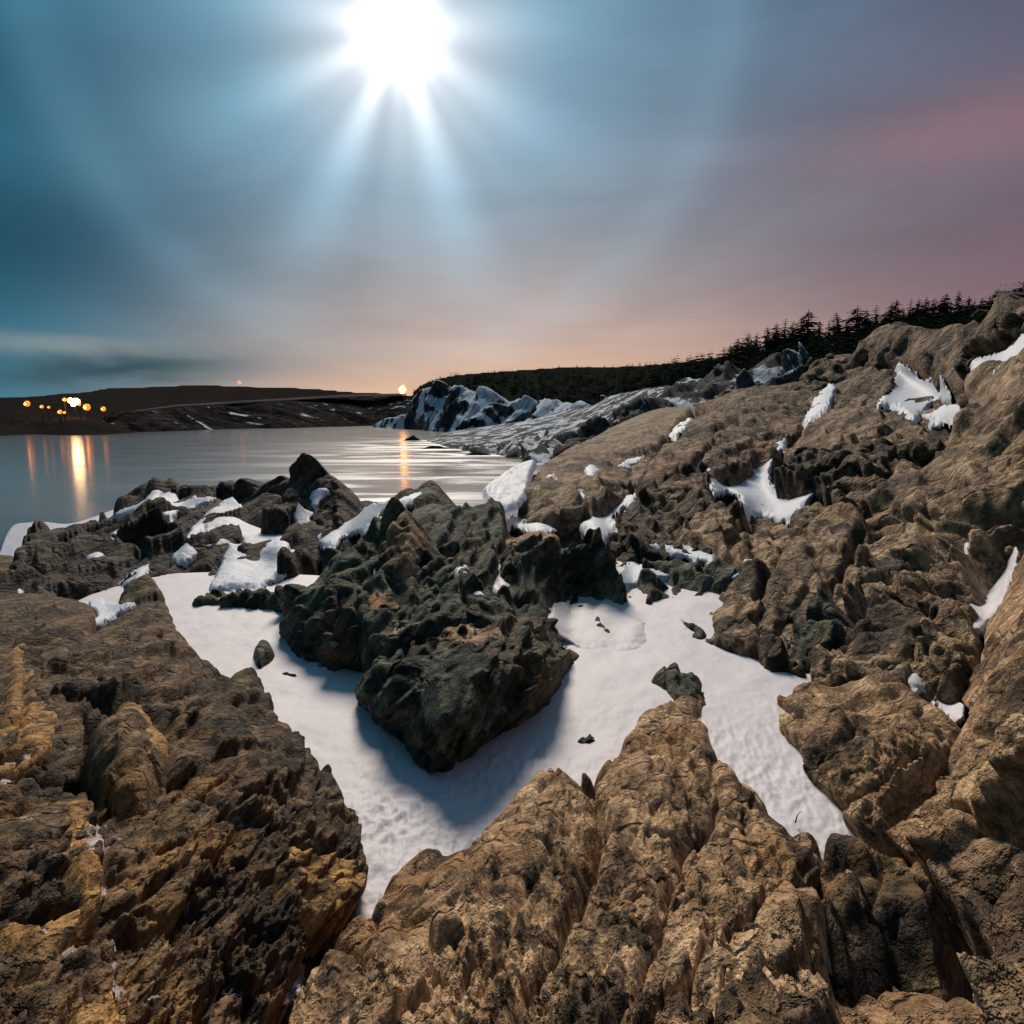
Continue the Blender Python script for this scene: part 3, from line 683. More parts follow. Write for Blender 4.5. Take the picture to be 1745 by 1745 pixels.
rock('knobbly dark crag between the flat slab and the upper snow pocket',
     [(1540, 1152), (1558, 1100), (1576, 1056), (1580, 1026), (1620, 1012), (1652, 1016), (1662, 1060), (1668, 1092), (1650, 1122), (1630, 1150), (1592, 1158), (1556, 1166)],
     [g(1545, 1155, 1.75), g(1630, 1145, 1.62), (1590, 1028, 5.7), (1650, 1020, 5.5), (1665, 1090, 4.9)], 'crag', step=1.9, sy=1.4, L=0.7, a_fac=0.160, a_str=0.15, a_fbm=0.06, joint=0.07, edge=16, drop=0.3)
rock('broad golden brown rock at the right end of the snow gully',
     [(1318, 1188), (1340, 1166), (1380, 1152), (1430, 1158), (1470, 1148), (1520, 1152), (1548, 1164), (1600, 1196), (1626, 1226), (1644, 1236), (1612, 1278), (1562, 1312), (1524, 1345), (1512, 1382), (1514, 1424), (1472, 1424), (1444, 1404), (1430, 1386), (1437, 1370), (1402, 1342), (1376, 1326), (1358, 1306), (1356, 1270), (1332, 1252), (1326, 1226), (1336, 1206)],
     [g(1325, 1195, 2.05), g(1360, 1300, 2.06), g(1440, 1398, 2.04), g(1480, 1152, 1.85), g(1620, 1230, 1.62), g(1515, 1400, 1.9), g(1520, 1270, 1.70)], 'tan', L=0.75, a_fac=0.080, a_str=0.1, a_fbm=0.085, joint=0.085, edge=18, drop=0.3, jag=4,
     cracks=[([(1440, 1375), (1500, 1330), (1560, 1290)], 6, 0.12), ([(1375, 1300), (1450, 1230)], 5, 0.08), ([(1510, 1230), (1560, 1200)], 5, 0.08)])
rock('long diagonal tan slab along the right edge',
     [(1900, 800), (1950, 1200), (1800, 1270), (1740, 1300), (1690, 1335), (1622, 1400), (1572, 1440), (1520, 1440), (1510, 1412), (1526, 1378), (1560, 1332), (1602, 1282), (1634, 1240), (1640, 1212), (1622, 1182), (1626, 1156), (1660, 1112), (1668, 1072), (1690, 1042), (1720, 992), (1742, 930)],
     [g(1520, 1425, 1.96), g(1632, 1200, 1.74), g(1745, 960, 1.22), g(1745, 1275, 1.12), g(1620, 1385, 1.62), g(1850, 1050, 0.9)], 'tan', name='slab', L=0.9, a_fac=0.060, a_str=0.1, a_fbm=0.085, joint=0.085, edge=14, drop=0.25, jag=3, terr=6.0, cracks=[([(1550, 1400), (1640, 1290), (1760, 1200)], 4, 0.05), ([(1640, 1140), (1740, 1060)], 4, 0.05)])
rock('dark recessed rock under the diagonal tan slab',
     [(1548, 1448), (1575, 1430), (1622, 1388), (1690, 1325), (1740, 1290), (1830, 1250), (1950, 1260), (1950, 1440), (1745, 1420), (1680, 1430), (1620, 1440)],
     [g(1560, 1440, 1.97), g(1700, 1325, 1.62), g(1850, 1300, 1.3), g(1850, 1420, 1.45), g(1680, 1425, 1.75)], 'green', L=0.7, a_fac=0.170, a_str=0.17, a_fbm=0.06, joint=0.07, edge=12)

# --- foreground
rock('brown ridge of rock in the foreground, tapering up into the snow',
     [(430, 1850), (470, 1745), (508, 1662), (560, 1590), (602, 1545), (640, 1502), (668, 1464), (705, 1442), (742, 1426), (790, 1420), (826, 1382), (862, 1346), (886, 1320), (916, 1300), (946, 1291), (980, 1297), (1003, 1315), (1009, 1342), (1026, 1376), (1030, 1402), (1016, 1442), (1001, 1482), (986, 1532), (955, 1588), (915, 1652), (880, 1722), (845, 1850)],
     [g(950, 1300, 2.02), g(800, 1425, 2.04), g(645, 1502, 2.12), g(1015, 1400, 1.98), g(985, 1520, 1.88), g(700, 1745, 1.46), g(880, 1710, 1.52), g(540, 1640, 1.80), g(850, 1520, 1.66), g(480, 1760, 1.6)], 'tan', L=0.62, a_fac=0.080, a_str=0.1, a_fbm=0.085, joint=0.085, edge=40, drop=0.35, jag=4,
     cracks=[([(960, 1420), (900, 1500), (850, 1600)], 12, 0.06), ([(680, 1560), (720, 1510)], 8, 0.04), ([(760, 1745), (800, 1650), (850, 1600)], 10, 0.05)])
rock('long tan slab in the centre foreground with its dark knobbly head in the snow',
     [(830, 1870), (878, 1745), (930, 1652), (966, 1590), (1000, 1522), (1021, 1452), (1036, 1396), (1016, 1350), (1010, 1318), (1040, 1276), (1070, 1242), (1086, 1206), (1105, 1191), (1130, 1181), (1165, 1172), (1195, 1166), (1208, 1178), (1194, 1200), (1204, 1232), (1216, 1264), (1216, 1296), (1222, 1330), (1218, 1366), (1200, 1402), (1164, 1442), (1160, 1472), (1140, 1502), (1125, 1552), (1110, 1602), (1085, 1652), (1050, 1722), (990, 1860)],
     [g(1160, 1178, 2.08), g(1012, 1325, 2.02), g(1215, 1300, 2.0), g(1100, 1300, 1.86), g(1155, 1480, 1.74), g(1000, 1560, 1.72), g(925, 1740, 1.44), g(1040, 1740, 1.38), g(1090, 1480, 1.66)], 'tan', name='slab', L=0.6, a_fac=0.060, a_str=0.1, a_fbm=0.085, joint=0.085, edge=30, drop=0.25, jag=4, terr=5.5,
     cracks=[([(1010, 1560), (1080, 1420), (1130, 1360)], 5, 0.03), ([(1000, 1700), (1090, 1560)], 5, 0.035), ([(1095, 1225), (1190, 1205)], 8, 0.05)])
rock('small dark knob of rock poking out of the snow above the long slab',
     [(1106, 1152), (1120, 1141), (1150, 1137), (1166, 1146), (1188, 1148), (1195, 1164), (1206, 1174), (1180, 1184), (1150, 1175), (1124, 1158)],
     [g(1110, 1152, 2.13), g(1150, 1138, 2.1), g(1195, 1160, 2.08), g(1150, 1175, 2.09)], 'green', name='rock_outcrop', L=0.5, a_fac=0.170, a_str=0.17, a_fbm=0.06, joint=0.07, edge=12, drop=0.25, jag=4)
rock('rounded tan slab right of the long slab, bordering the snow',
     [(1216, 1288), (1246, 1306), (1285, 1330), (1306, 1353), (1320, 1380), (1346, 1393), (1380, 1405), (1402, 1425), (1408, 1450), (1386, 1478), (1352, 1492), (1330, 1506), (1300, 1526), (1275, 1552), (1240, 1577), (1206, 1606), (1180, 1642), (1140, 1672), (1090, 1747), (1040, 1850), (985, 1860), (1050, 1722), (1088, 1652), (1112, 1602), (1128, 1552), (1144, 1502), (1165, 1472), (1169, 1442), (1202, 1402), (1223, 1366)],
     [g(1222, 1300, 2.02), g(1320, 1380, 2.0), g(1402, 1430, 1.96), g(1150, 1520, 1.72), g(1335, 1492, 1.76), g(1095, 1730, 1.40), g(1205, 1595, 1.62), g(1250, 1440, 1.74)], 'tan', name='slab', L=0.6, a_fac=0.060, a_str=0.1, a_fbm=0.085, joint=0.085, edge=26, drop=0.25, jag=4,
     cracks=[([(1140, 1535), (1180, 1530), (1210, 1512)], 5, 0.05), ([(1240, 1490), (1330, 1440)], 5, 0.02), ([(1370, 1470), (1400, 1440)], 9, 0.06)])
rock('weathered tan rock at the bottom, right of the dark diagonal cleft',
     [(1060, 1870), (1100, 1747), (1146, 1684), (1186, 1650), (1216, 1614), (1250, 1585), (1285, 1558), (1306, 1534), (1340, 1512), (1372, 1500), (1396, 1515), (1402, 1545), (1384, 1562), (1380, 1592), (1396, 1622), (1420, 1662), (1424, 1700), (1410, 1870)],
     [g(1150, 1695, 1.54), g(1220, 1625, 1.62), g(1350, 1520, 1.80), g(1390, 1640, 1.62), g(1250, 1745, 1.40), g(1400, 1745, 1.46)], 'tan', L=0.55, a_fac=0.080, a_str=0.1, a_fbm=0.085, joint=0.085, edge=22, drop=0.3, jag=5, cracks=[([(1240, 1650), (1215, 1745)], 4, 0.06), ([(1380, 1560), (1375, 1640)], 8, 0.08)])
rock('greenish square boulder set in the weathered rock',
     [(1298, 1584), (1312, 1562), (1344, 1558), (1372, 1572), (1374, 1602), (1354, 1628), (1320, 1634), (1298, 1614)],
     [g(1300, 1590, 1.60), g(1345, 1560, 1.64), g(1372, 1590, 1.60), g(1320, 1632, 1.54)], 'tan_mid', name='boulder', L=0.35, a_fac=0.120, a_str=0.13, a_fbm=0.07, joint=0.07, edge=14, drop=0.35, jag=2, bulge=0.03, bulge_r=20)
rock('dark triangular boulder at the bottom edge',
     [(1212, 1760), (1224, 1702), (1250, 1670), (1280, 1661), (1310, 1674), (1330, 1702), (1346, 1760), (1340, 1830), (1210, 1830)],
     [g(1220, 1745, 1.36), g(1280, 1665, 1.44), g(1340, 1745, 1.36), g(1280, 1800, 1.26)], 'brown', name='boulder', L=0.4, a_fac=0.115, a_str=0.085, a_fbm=0.1, joint=0.06, edge=14, drop=0.3, jag=2, bulge=0.03, bulge_r=30)
rock('tilted wedge of stone beside the dark triangular boulder',
     [(1318, 1745), (1345, 1712), (1380, 1688), (1402, 1682), (1412, 1700), (1396, 1725), (1360, 1748), (1335, 1765)],
     [g(1325, 1745, 1.36), g(1400, 1685, 1.42), g(1405, 1705, 1.38)], 'tan_mid', name='stone', L=0.35, a_fac=0.120, a_str=0.13, a_fbm=0.07, joint=0.07, edge=8, drop=0.25, jag=2)
rock('jutting rock cap with a dark steep front at the lower right',
     [(1392, 1525), (1400, 1472), (1412, 1446), (1440, 1426), (1476, 1430), (1496, 1446), (1540, 1453), (1576, 1470), (1600, 1508), (1606, 1530), (1580, 1545), (1545, 1532), (1510, 1520), (1475, 1522), (1440, 1536), (1412, 1540)],
     [g(1402, 1500, 1.84), g(1440, 1430, 1.96), g(1576, 1472, 1.86), g(1600, 1545, 1.72), g(1500, 1500, 1.76), g(1440, 1560, 1.72), g(1530, 1560, 1.70)], 'brown', L=0.55, a_fac=0.120, a_str=0.13, a_fbm=0.07, joint=0.07, edge=22, drop=0.35, jag=6, steep=2.6, margin=70)
rock('rough brown rock face filling the lower right corner',
     [(1556, 1448), (1620, 1428), (1682, 1408), (1760, 1395), (1950, 1380), (1950, 1900), (1700, 1900), (1668, 1745), (1662, 1660), (1652, 1575), (1622, 1546), (1592, 1505)],
     [g(1580, 1465, 1.93), g(1745, 1420, 1.62), g(1900, 1450, 1.4), g(1745, 1745, 1.22), g(1672, 1700, 1.36), g(1640, 1560, 1.72), g(1880, 1850, 1.0)], 'tan_mid', L=0.6, a_fac=0.120, a_str=0.13, a_fbm=0.07, joint=0.07, edge=20, drop=0.3, jag=4)
rock('brown floor slab under the jutting rock cap at the bottom edge',
     [(1400, 1712), (1424, 1672), (1462, 1648), (1502, 1648), (1560, 1682), (1620, 1702), (1668, 1716), (1700, 1745), (1720, 1870), (1380, 1870), (1390, 1760)],
     [g(1430, 1676, 1.98), g(1500, 1652, 2.05), g(1680, 1735, 1.80), g(1500, 1800, 1.66), g(1640, 1800, 1.62)], 'tan_mid', name='slab', L=0.5, a_fac=0.060, a_str=0.08, a_fbm=0.08, joint=0.06, edge=14, drop=0.25, jag=4)

# --- left foreground
rock('dark brown ledge at the left edge below the outcrop',
     [(-230, 985), (-100, 990), (0, 1003), (50, 1005), (105, 1010), (150, 1020), (168, 1044), (161, 1064), (150, 1085), (110, 1100), (60, 1095), (0, 1105), (-230, 1110)],
     [g(-200, 1000, 2.1), g(0, 1005, 2.2), g(160, 1040, 2.2), g(0, 1095, 1.95), g(140, 1090, 2.02), g(-200, 1100, 1.8)], 'brown', L=0.9, a_fac=0.115, a_str=0.085, a_fbm=0.1, joint=0.06, edge=14, drop=0.2)
rock('dark brown ridge bordering the left side of the snow gully',
     [(60, 1110), (110, 1090), (160, 1066), (200, 1040), (240, 1020), (275, 1016), (290, 1030), (305, 1062), (326, 1098), (370, 1130), (400, 1144), (396, 1180), (370, 1215), (330, 1215), (290, 1200), (240, 1195), (200, 1190), (120, 1210), (80, 1180)],
     [g(165, 1068, 2.18), g(275, 1022, 2.22), g(325, 1098, 2.16), g(398, 1145, 2.14), g(80, 1130, 1.9), g(240, 1180, 1.82), g(370, 1200, 1.92)], 'brown', L=0.8, a_fac=0.115, a_str=0.085, a_fbm=0.1, joint=0.06, edge=20, drop=0.28, jag=5, fac_freq=1.3)
rock('long rough brown ridge with a jagged edge along the left side of the snow',
     [(395, 1150), (408, 1132), (422, 1121), (437, 1123), (455, 1150), (468, 1186), (473, 1216), (496, 1228), (516, 1256), (536, 1262), (554, 1281), (562, 1304), (577, 1322), (592, 1352), (616, 1392), (628, 1422), (631, 1462), (628, 1490), (590, 1470), (540, 1440), (480, 1420), (430, 1390), (380, 1370), (330, 1350), (300, 1320), (290, 1270), (300, 1220), (345, 1200), (380, 1180)],
     [g(425, 1125, 2.16), g(470, 1210, 2.12), g(560, 1300, 2.10), g(628, 1430, 2.12), g(310, 1240, 1.72), g(320, 1340, 1.62), g(450, 1330, 1.66), g(600, 1480, 2.02), g(480, 1415, 1.76)], 'brown', L=0.6, a_fac=0.115, a_str=0.085, a_fbm=0.1, joint=0.06, edge=26, drop=0.3, jag=5, fac_freq=1.4)
boulder_rock = rock('rounded dark boulder with a golden cheek in the left foreground',
     [(140, 1300), (150, 1250), (180, 1215), (215, 1195), (240, 1195), (262, 1225), (285, 1245), (290, 1270), (280, 1300), (255, 1330), (215, 1345), (170, 1340), (148, 1322)],
     [g(150, 1300, 1.62), g(235, 1200, 1.78), g(285, 1262, 1.68), g(210, 1270, 1.50), g(200, 1340, 1.50)], 'brown', name='boulder', L=0.5, a_fac=0.115, a_str=0.085, a_fbm=0.1, joint=0.06, edge=34, drop=0.4, jag=3, bulge=0.06, bulge_r=40)
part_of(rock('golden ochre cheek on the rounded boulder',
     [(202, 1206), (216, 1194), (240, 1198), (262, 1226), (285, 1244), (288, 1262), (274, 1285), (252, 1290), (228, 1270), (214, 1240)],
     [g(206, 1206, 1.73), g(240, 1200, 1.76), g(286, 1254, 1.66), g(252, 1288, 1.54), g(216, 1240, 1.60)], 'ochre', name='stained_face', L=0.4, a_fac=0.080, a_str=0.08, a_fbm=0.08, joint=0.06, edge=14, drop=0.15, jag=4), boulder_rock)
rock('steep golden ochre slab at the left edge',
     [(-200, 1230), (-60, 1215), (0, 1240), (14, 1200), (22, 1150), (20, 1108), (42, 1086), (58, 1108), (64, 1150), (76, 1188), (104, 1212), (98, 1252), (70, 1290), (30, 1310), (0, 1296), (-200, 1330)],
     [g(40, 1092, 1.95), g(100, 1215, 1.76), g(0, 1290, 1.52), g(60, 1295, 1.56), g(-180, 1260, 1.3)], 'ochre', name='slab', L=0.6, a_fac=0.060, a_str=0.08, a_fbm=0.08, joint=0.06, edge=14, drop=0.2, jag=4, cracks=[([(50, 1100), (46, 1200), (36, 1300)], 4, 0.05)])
rock('dark brown bank behind the golden slab, left edge',
     [(-230, 1095), (0, 1095), (60, 1090), (110, 1100), (130, 1150), (150, 1200), (145, 1260), (140, 1310), (80, 1330), (0, 1330), (-230, 1340)],
     [g(-200, 1100, 1.75), g(60, 1095, 2.02), g(140, 1200, 1.86), g(140, 1300, 1.70), g(0, 1325, 1.58), g(-200, 1330, 1.3)], 'brown', L=0.6, a_fac=0.115, a_str=0.085, a_fbm=0.1, joint=0.06, edge=16)
rock('low brown shelf with pinkish crust at the left edge',
     [(-230, 1330), (0, 1318), (80, 1322), (140, 1330), (158, 1352), (172, 1400), (176, 1460), (165, 1530), (120, 1560), (60, 1570), (0, 1560), (-230, 1560)],
     [g(-200, 1340, 1.25), g(0, 1325, 1.52), g(150, 1345, 1.60), g(170, 1500, 1.42), g(0, 1555, 1.26), g(-200, 1550, 1.1)], 'brown', L=0.5, a_fac=0.115, a_str=0.085, a_fbm=0.1, joint=0.06, edge=22, drop=0.3)
rock('large dark rock face sloping down in the left foreground',
     [(160, 1352), (220, 1342), (300, 1330), (360, 1360), (430, 1388), (490, 1425), (500, 1500), (540, 1560), (520, 1640), (480, 1700), (440, 1745), (380, 1850), (150, 1850), (180, 1700), (190, 1600), (172, 1480)],
     [g(165, 1360, 1.64), g(300, 1340, 1.64), g(480, 1425, 1.76), g(515, 1620, 1.86), g(440, 1740, 1.70), g(300, 1550, 1.52), g(180, 1700, 1.30), g(260, 1800, 1.34)], 'brown', L=0.55, a_fac=0.115, a_str=0.085, a_fbm=0.1, joint=0.06, edge=24, drop=0.3, fac_freq=1.3)
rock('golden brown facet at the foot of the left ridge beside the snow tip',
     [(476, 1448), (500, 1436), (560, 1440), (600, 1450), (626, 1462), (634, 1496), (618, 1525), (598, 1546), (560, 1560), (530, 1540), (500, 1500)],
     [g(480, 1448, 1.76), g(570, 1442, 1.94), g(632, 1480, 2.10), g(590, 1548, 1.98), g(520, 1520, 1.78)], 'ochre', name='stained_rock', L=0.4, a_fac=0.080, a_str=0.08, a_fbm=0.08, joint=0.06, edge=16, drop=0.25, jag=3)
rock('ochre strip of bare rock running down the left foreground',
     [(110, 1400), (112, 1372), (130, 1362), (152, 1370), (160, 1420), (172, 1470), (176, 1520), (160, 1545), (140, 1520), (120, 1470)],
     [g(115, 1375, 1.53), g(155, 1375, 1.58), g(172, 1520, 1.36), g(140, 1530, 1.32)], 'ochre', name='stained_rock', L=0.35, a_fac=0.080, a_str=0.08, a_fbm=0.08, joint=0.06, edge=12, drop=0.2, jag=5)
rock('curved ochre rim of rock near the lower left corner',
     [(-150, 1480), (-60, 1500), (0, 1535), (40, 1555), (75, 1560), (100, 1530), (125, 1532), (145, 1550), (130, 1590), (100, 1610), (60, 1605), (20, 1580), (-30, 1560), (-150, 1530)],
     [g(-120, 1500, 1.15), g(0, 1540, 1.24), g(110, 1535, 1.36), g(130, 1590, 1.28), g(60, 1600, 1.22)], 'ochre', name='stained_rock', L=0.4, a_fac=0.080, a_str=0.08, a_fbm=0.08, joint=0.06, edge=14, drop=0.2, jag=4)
rock('crumbling dark rock in the lower left corner',
     [(-230, 1545), (0, 1580), (60, 1600), (110, 1605), (160, 1570), (190, 1600), (200, 1680), (190, 1745), (200, 1900), (-230, 1900)],
     [g(-200, 1560, 1.1), g(0, 1585, 1.2), g(160, 1580, 1.32), g(190, 1740, 1.18), g(0, 1745, 1.02), g(100, 1850, 0.98)], 'brown', L=0.42, a_fac=0.115, a_str=0.085, a_fbm=0.1, joint=0.06, edge=22, drop=0.3, fac_freq=1.2)
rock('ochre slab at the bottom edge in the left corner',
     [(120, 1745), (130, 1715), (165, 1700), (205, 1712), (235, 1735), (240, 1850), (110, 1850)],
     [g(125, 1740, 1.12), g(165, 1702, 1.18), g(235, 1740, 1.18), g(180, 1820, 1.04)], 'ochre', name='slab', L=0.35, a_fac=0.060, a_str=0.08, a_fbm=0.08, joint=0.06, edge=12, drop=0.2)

# --- left outcrop by the water
OC = [(0, 990, 9.9), (40, 900, 14.5), (150, 878, 16), (250, 820, 18), (390, 830, 17.5), (500, 860, 15), (590, 905, 13), (480, 985, 10), (290, 1008, 9.4), (165, 1038, 8.6), (0, 1010, 9.2), (300, 940, 12), (150, 950, 11.5), (-150, 1000, 9.0)]
rock('dark rugged outcrop above the water with scattered snow, left of the central rock',
     [(-160, 1030), (-160, 990), (-30, 1000), (8, 975), (20, 935), (44, 895), (75, 888), (112, 893), (150, 876), (186, 860), (200, 842), (230, 822), (255, 814), (280, 820), (296, 817), (330, 831), (346, 834), (380, 832), (396, 826), (430, 838), (440, 852), (482, 862), (560, 882), (594, 905), (572, 926), (520, 962), (480, 992), (380, 1012), (290, 1012), (232, 1026), (165, 1044), (0, 1016)],
     OC, 'brown_far', terr=2.4, L=1.9, a_fac=0.225, a_str=0.101, edge=16, drop=0.35, jag=5)
rock('tall dark peak of the outcrop standing against the bay',
     [(426, 856), (432, 830), (450, 812), (480, 803), (494, 794), (510, 781), (525, 776), (540, 786), (553, 797), (566, 798), (576, 816), (581, 846), (590, 880), (594, 906), (570, 920), (545, 914), (530, 895), (500, 870), (460, 856)],
     [(430, 850, 15.5), (525, 780, 15.2), (570, 805, 14.6), (590, 902, 12.8), (540, 910, 12.6), (470, 850, 14.6)], 'brown_far', terr=2.4, name='rock_peak', L=1.6, a_fac=0.180, a_str=0.13, a_fbm=0.06, joint=0.07, edge=16, drop=0.35, jag=3)
rock('small round boulder on the crest of the outcrop',
     [(394, 850), (396, 828), (404, 815), (416, 812), (426, 820), (432, 838), (428, 856), (408, 860)],
     [(396, 850, 16.2), (414, 814, 16.4), (430, 848, 15.8)], 'brown_far', terr=2.4, name='boulder', L=0.9, a_fac=0.180, a_str=0.13, a_fbm=0.06, joint=0.07, edge=12, drop=0.4, jag=1.5)
rock('humped dark boulder at the near foot of the outcrop',
     [(196, 1030), (205, 1000), (226, 980), (250, 974), (270, 992), (276, 1012), (262, 1026), (230, 1034)],
     [g(200, 1028, 2.18), g(245, 976, 2.08), g(274, 1010, 2.14), g(230, 1030, 2.18)], 'brown', name='boulder', L=0.8, a_fac=0.115, a_str=0.085, a_fbm=0.1, joint=0.06, edge=18, drop=0.3, jag=2)
rock('jagged low dark rock lying in the snow in front of the left outcrop',
     [(322, 1030), (345, 1012), (380, 1000), (405, 998), (420, 1010), (450, 1004), (490, 1000), (520, 1010), (500, 1030), (470, 1040), (450, 1034), (432, 1038), (420, 1030), (400, 1034), (385, 1038), (362, 1030)],
     [g(330, 1028, 2.27), g(400, 1000, 2.15), g(500, 1005, 2.05), g(470, 1038, 2.25), g(385, 1036, 2.27)], 'green', L=0.7, a_fac=0.170, a_str=0.17, a_fbm=0.06, joint=0.07, edge=12, drop=0.22, jag=6)
rock('low snow-laden ledge between the outcrop peak and the central rock',
     [(578, 900), (588, 866), (602, 852), (650, 848), (682, 836), (715, 819), (728, 812), (742, 822), (756, 846), (780, 870), (720, 900), (640, 930), (590, 945), (560, 935)],
     [(588, 870, 17), (720, 818, 13.5), (770, 865, 11), (600, 935, 10.8), (690, 890, 11.5)], 'brown_far', terr=2.4, L=1.3, a_fac=0.180, a_str=0.13, a_fbm=0.06, joint=0.07, edge=10, drop=0.2)

# --- central dark outcrop
rock('dark peak at the back of the central green-black outcrop',
     [(640, 890), (672, 862), (690, 848), (714, 822), (726, 812), (740, 818), (752, 836), (765, 846), (800, 848), (840, 840), (860, 855), (868, 892), (872, 930), (860, 970), (835, 1010), (800, 1030), (740, 1000), (690, 960), (660, 930)],
     [(650, 885, 10.2), (730, 815, 12.4), (850, 848, 11.8), (868, 930, 9.0), (810, 1020, 6.7), (690, 950, 7.6)], 'green', L=1.2, a_fac=0.170, a_str=0.17, a_fbm=0.06, joint=0.07, edge=18, drop=0.3, jag=5, terr=5)
rock('leaning slab mass on the upper left of the central outcrop',
     [(470, 1010), (500, 985), (525, 962), (545, 936), (575, 922), (600, 910), (640, 882), (668, 866), (690, 870), (712, 900), (700, 950), (690, 990), (650, 1010), (600, 1000), (560, 1010), (510, 1020)],
     [(480, 1008, 7.9), (545, 938, 8.9), (640, 884, 8.9), (700, 880, 8.2), (695, 985, 6.9), (600, 1000, 7.0)], 'green', L=1.1, a_fac=0.170, a_str=0.17, a_fbm=0.06, joint=0.07, edge=16, drop=0.25, jag=4, terr=3.2)
rock('tan weathered plate leaning on the upper left of the central outcrop',
     [(636, 958), (650, 925), (668, 890), (688, 868), (700, 870), (700, 900), (696, 940), (684, 966), (660, 972)],
     [(640, 958, 7.05), (690, 870, 8.05), (700, 900, 7.6), (665, 970, 6.8)], 'tan_mid', name='rock_plate', L=0.8, a_fac=0.120, a_str=0.13, a_fbm=0.07, joint=0.07, edge=8, drop=0.1, jag=3)
rock('fluted dark rock at the lower left of the central outcrop',
     [(470, 1010), (520, 990), (570, 985), (620, 1000), (650, 1020), (655, 1060), (640, 1100), (622, 1134), (600, 1136), (580, 1128), (562, 1126), (552, 1140), (516, 1136), (490, 1110), (475, 1082), (482, 1048)],
     [g(478, 1080, 2.26), g(550, 1138, 2.26), g(620, 1135, 2.22), (500, 1000, 7.4), (640, 1015, 6.5), (560, 1060, 6.2)], 'green', L=0.8, a_fac=0.170, a_str=0.17, a_fbm=0.06, joint=0.07, edge=18, drop=0.3, jag=5, terr=6)
black_middle = rock('rough black middle of the central outcrop',
     [(600, 1010), (650, 965), (700, 940), (760, 945), (800, 980), (850, 1010), (880, 1040), (870, 1080), (800, 1090), (720, 1080), (660, 1090), (620, 1070)],
     [(620, 1020, 6.5), (700, 945, 7.3), (800, 980, 6.9), (875, 1045, 5.9), (720, 1080, 5.6), (640, 1075, 5.8)], 'green', L=0.8, a_fac=0.170, a_str=0.17, a_fbm=0.06, joint=0.07, edge=16, drop=0.2, jag=4)
right_block = rock('dark green flat-topped block on the right of the central outcrop',
     [(835, 1050), (848, 1000), (858, 960), (866, 915), (900, 908), (960, 904), (1000, 896), (1034, 904), (1048, 930), (1062, 962), (1076, 1012), (1086, 1050), (1062, 1056), (1020, 1050), (985, 1044), (950, 1040), (940, 1070), (900, 1085), (850, 1080)],
     [(850, 1060, 5.8), (868, 918, 8.4), (1000, 898, 8.7), (1050, 930, 8.2), g(1085, 1050, 2.22), g(1020, 1052, 2.24), g(955, 1045, 2.2), (900, 1080, 5.4)], 'green', L=1.0, a_fac=0.170, a_str=0.17, a_fbm=0.06, joint=0.07, edge=20, drop=0.32, jag=4, terr=5)
part_of(snow('tan flat top on the right block of the central outcrop',
     [(856, 924), (862, 906), (880, 896), (930, 902), (960, 906), (990, 902), (960, 916), (900, 924), (872, 932)], 'tan', name='flat_top', cat='rock', group=None, thick=2, lift=0.4, smooth_r=1, jag=5, rough=4), right_block)
buttress = rock('front buttress of the central outcrop, green-black with a tan top, its toe in the snow',
     [(606, 1180), (612, 1162), (626, 1148), (622, 1132), (640, 1090), (680, 1065), (740, 1055), (800, 1062), (850, 1064), (870, 1050), (905, 1045), (948, 1058), (960, 1092), (982, 1108), (980, 1130), (946, 1160), (930, 1192), (905, 1216), (850, 1240), (812, 1258), (790, 1278), (770, 1302), (745, 1312), (710, 1302), (692, 1276), (700, 1258), (676, 1252), (640, 1226), (612, 1198)],
     [g(608, 1180, 2.24), g(690, 1262, 2.22), g(745, 1310, 2.24), g(850, 1240, 2.22), g(975, 1125, 2.2), (640, 1095, 5.9), (760, 1058, 6.1), g(944, 1060, 2.1), (760, 1140, 4.95), (860, 1120, 5.1), (745, 1240, 4.35)], 'green', L=0.72, a_fac=0.170, a_str=0.17, a_fbm=0.06, joint=0.07, edge=22, drop=0.35, jag=6, terr=5,
     cracks=[([(880, 1060), (870, 1120), (830, 1180)], 8, 0.1), ([(690, 1110), (660, 1200)], 7, 0.08), ([(790, 1150), (770, 1230)], 7, 0.1)])
rock('protruding lower left ledge of the front buttress',
     [(606, 1182), (614, 1160), (640, 1130), (680, 1118), (716, 1132), (728, 1170), (712, 1220), (694, 1262), (660, 1246), (625, 1216)],
     [g(608, 1182, 2.23), g(690, 1258, 2.22), (680, 1122, 4.95), (725, 1150, 4.6), (655, 1190, 4.5)], 'green', L=0.6, a_fac=0.170, a_str=0.17, a_fbm=0.06, joint=0.07, edge=14, drop=0.3, jag=7, terr=5)
rock('blocky right shoulder of the front buttress with a ragged edge on the snow',
     [(800, 1092), (850, 1072), (900, 1050), (948, 1060), (962, 1092), (985, 1108), (980, 1130), (946, 1160), (930, 1192), (902, 1214), (860, 1224), (830, 1190), (812, 1140)],
     [g(978, 1128, 2.24), g(905, 1212, 2.24), (850, 1075, 5.5), g(948, 1062, 2.08), g(962, 1092, 2.2), (830, 1180, 4.35), (890, 1130, 4.85)], 'green', L=0.65, a_fac=0.170, a_str=0.17, a_fbm=0.06, joint=0.07, edge=14, drop=0.3, jag=8, terr=4.5)
rock('jagged toe of the front buttress reaching into the snow',
     [(690, 1276), (702, 1252), (740, 1226), (790, 1214), (832, 1208), (862, 1230), (814, 1257), (790, 1278), (770, 1302), (745, 1313), (710, 1303)],
     [g(692, 1275, 2.20), g(745, 1311, 2.22), g(860, 1232, 2.20), (740, 1230, 4.12), (815, 1215, 4.2)], 'green', L=0.5, a_fac=0.170, a_str=0.17, a_fbm=0.06, joint=0.07, edge=12, drop=0.3, jag=8, terr=4)
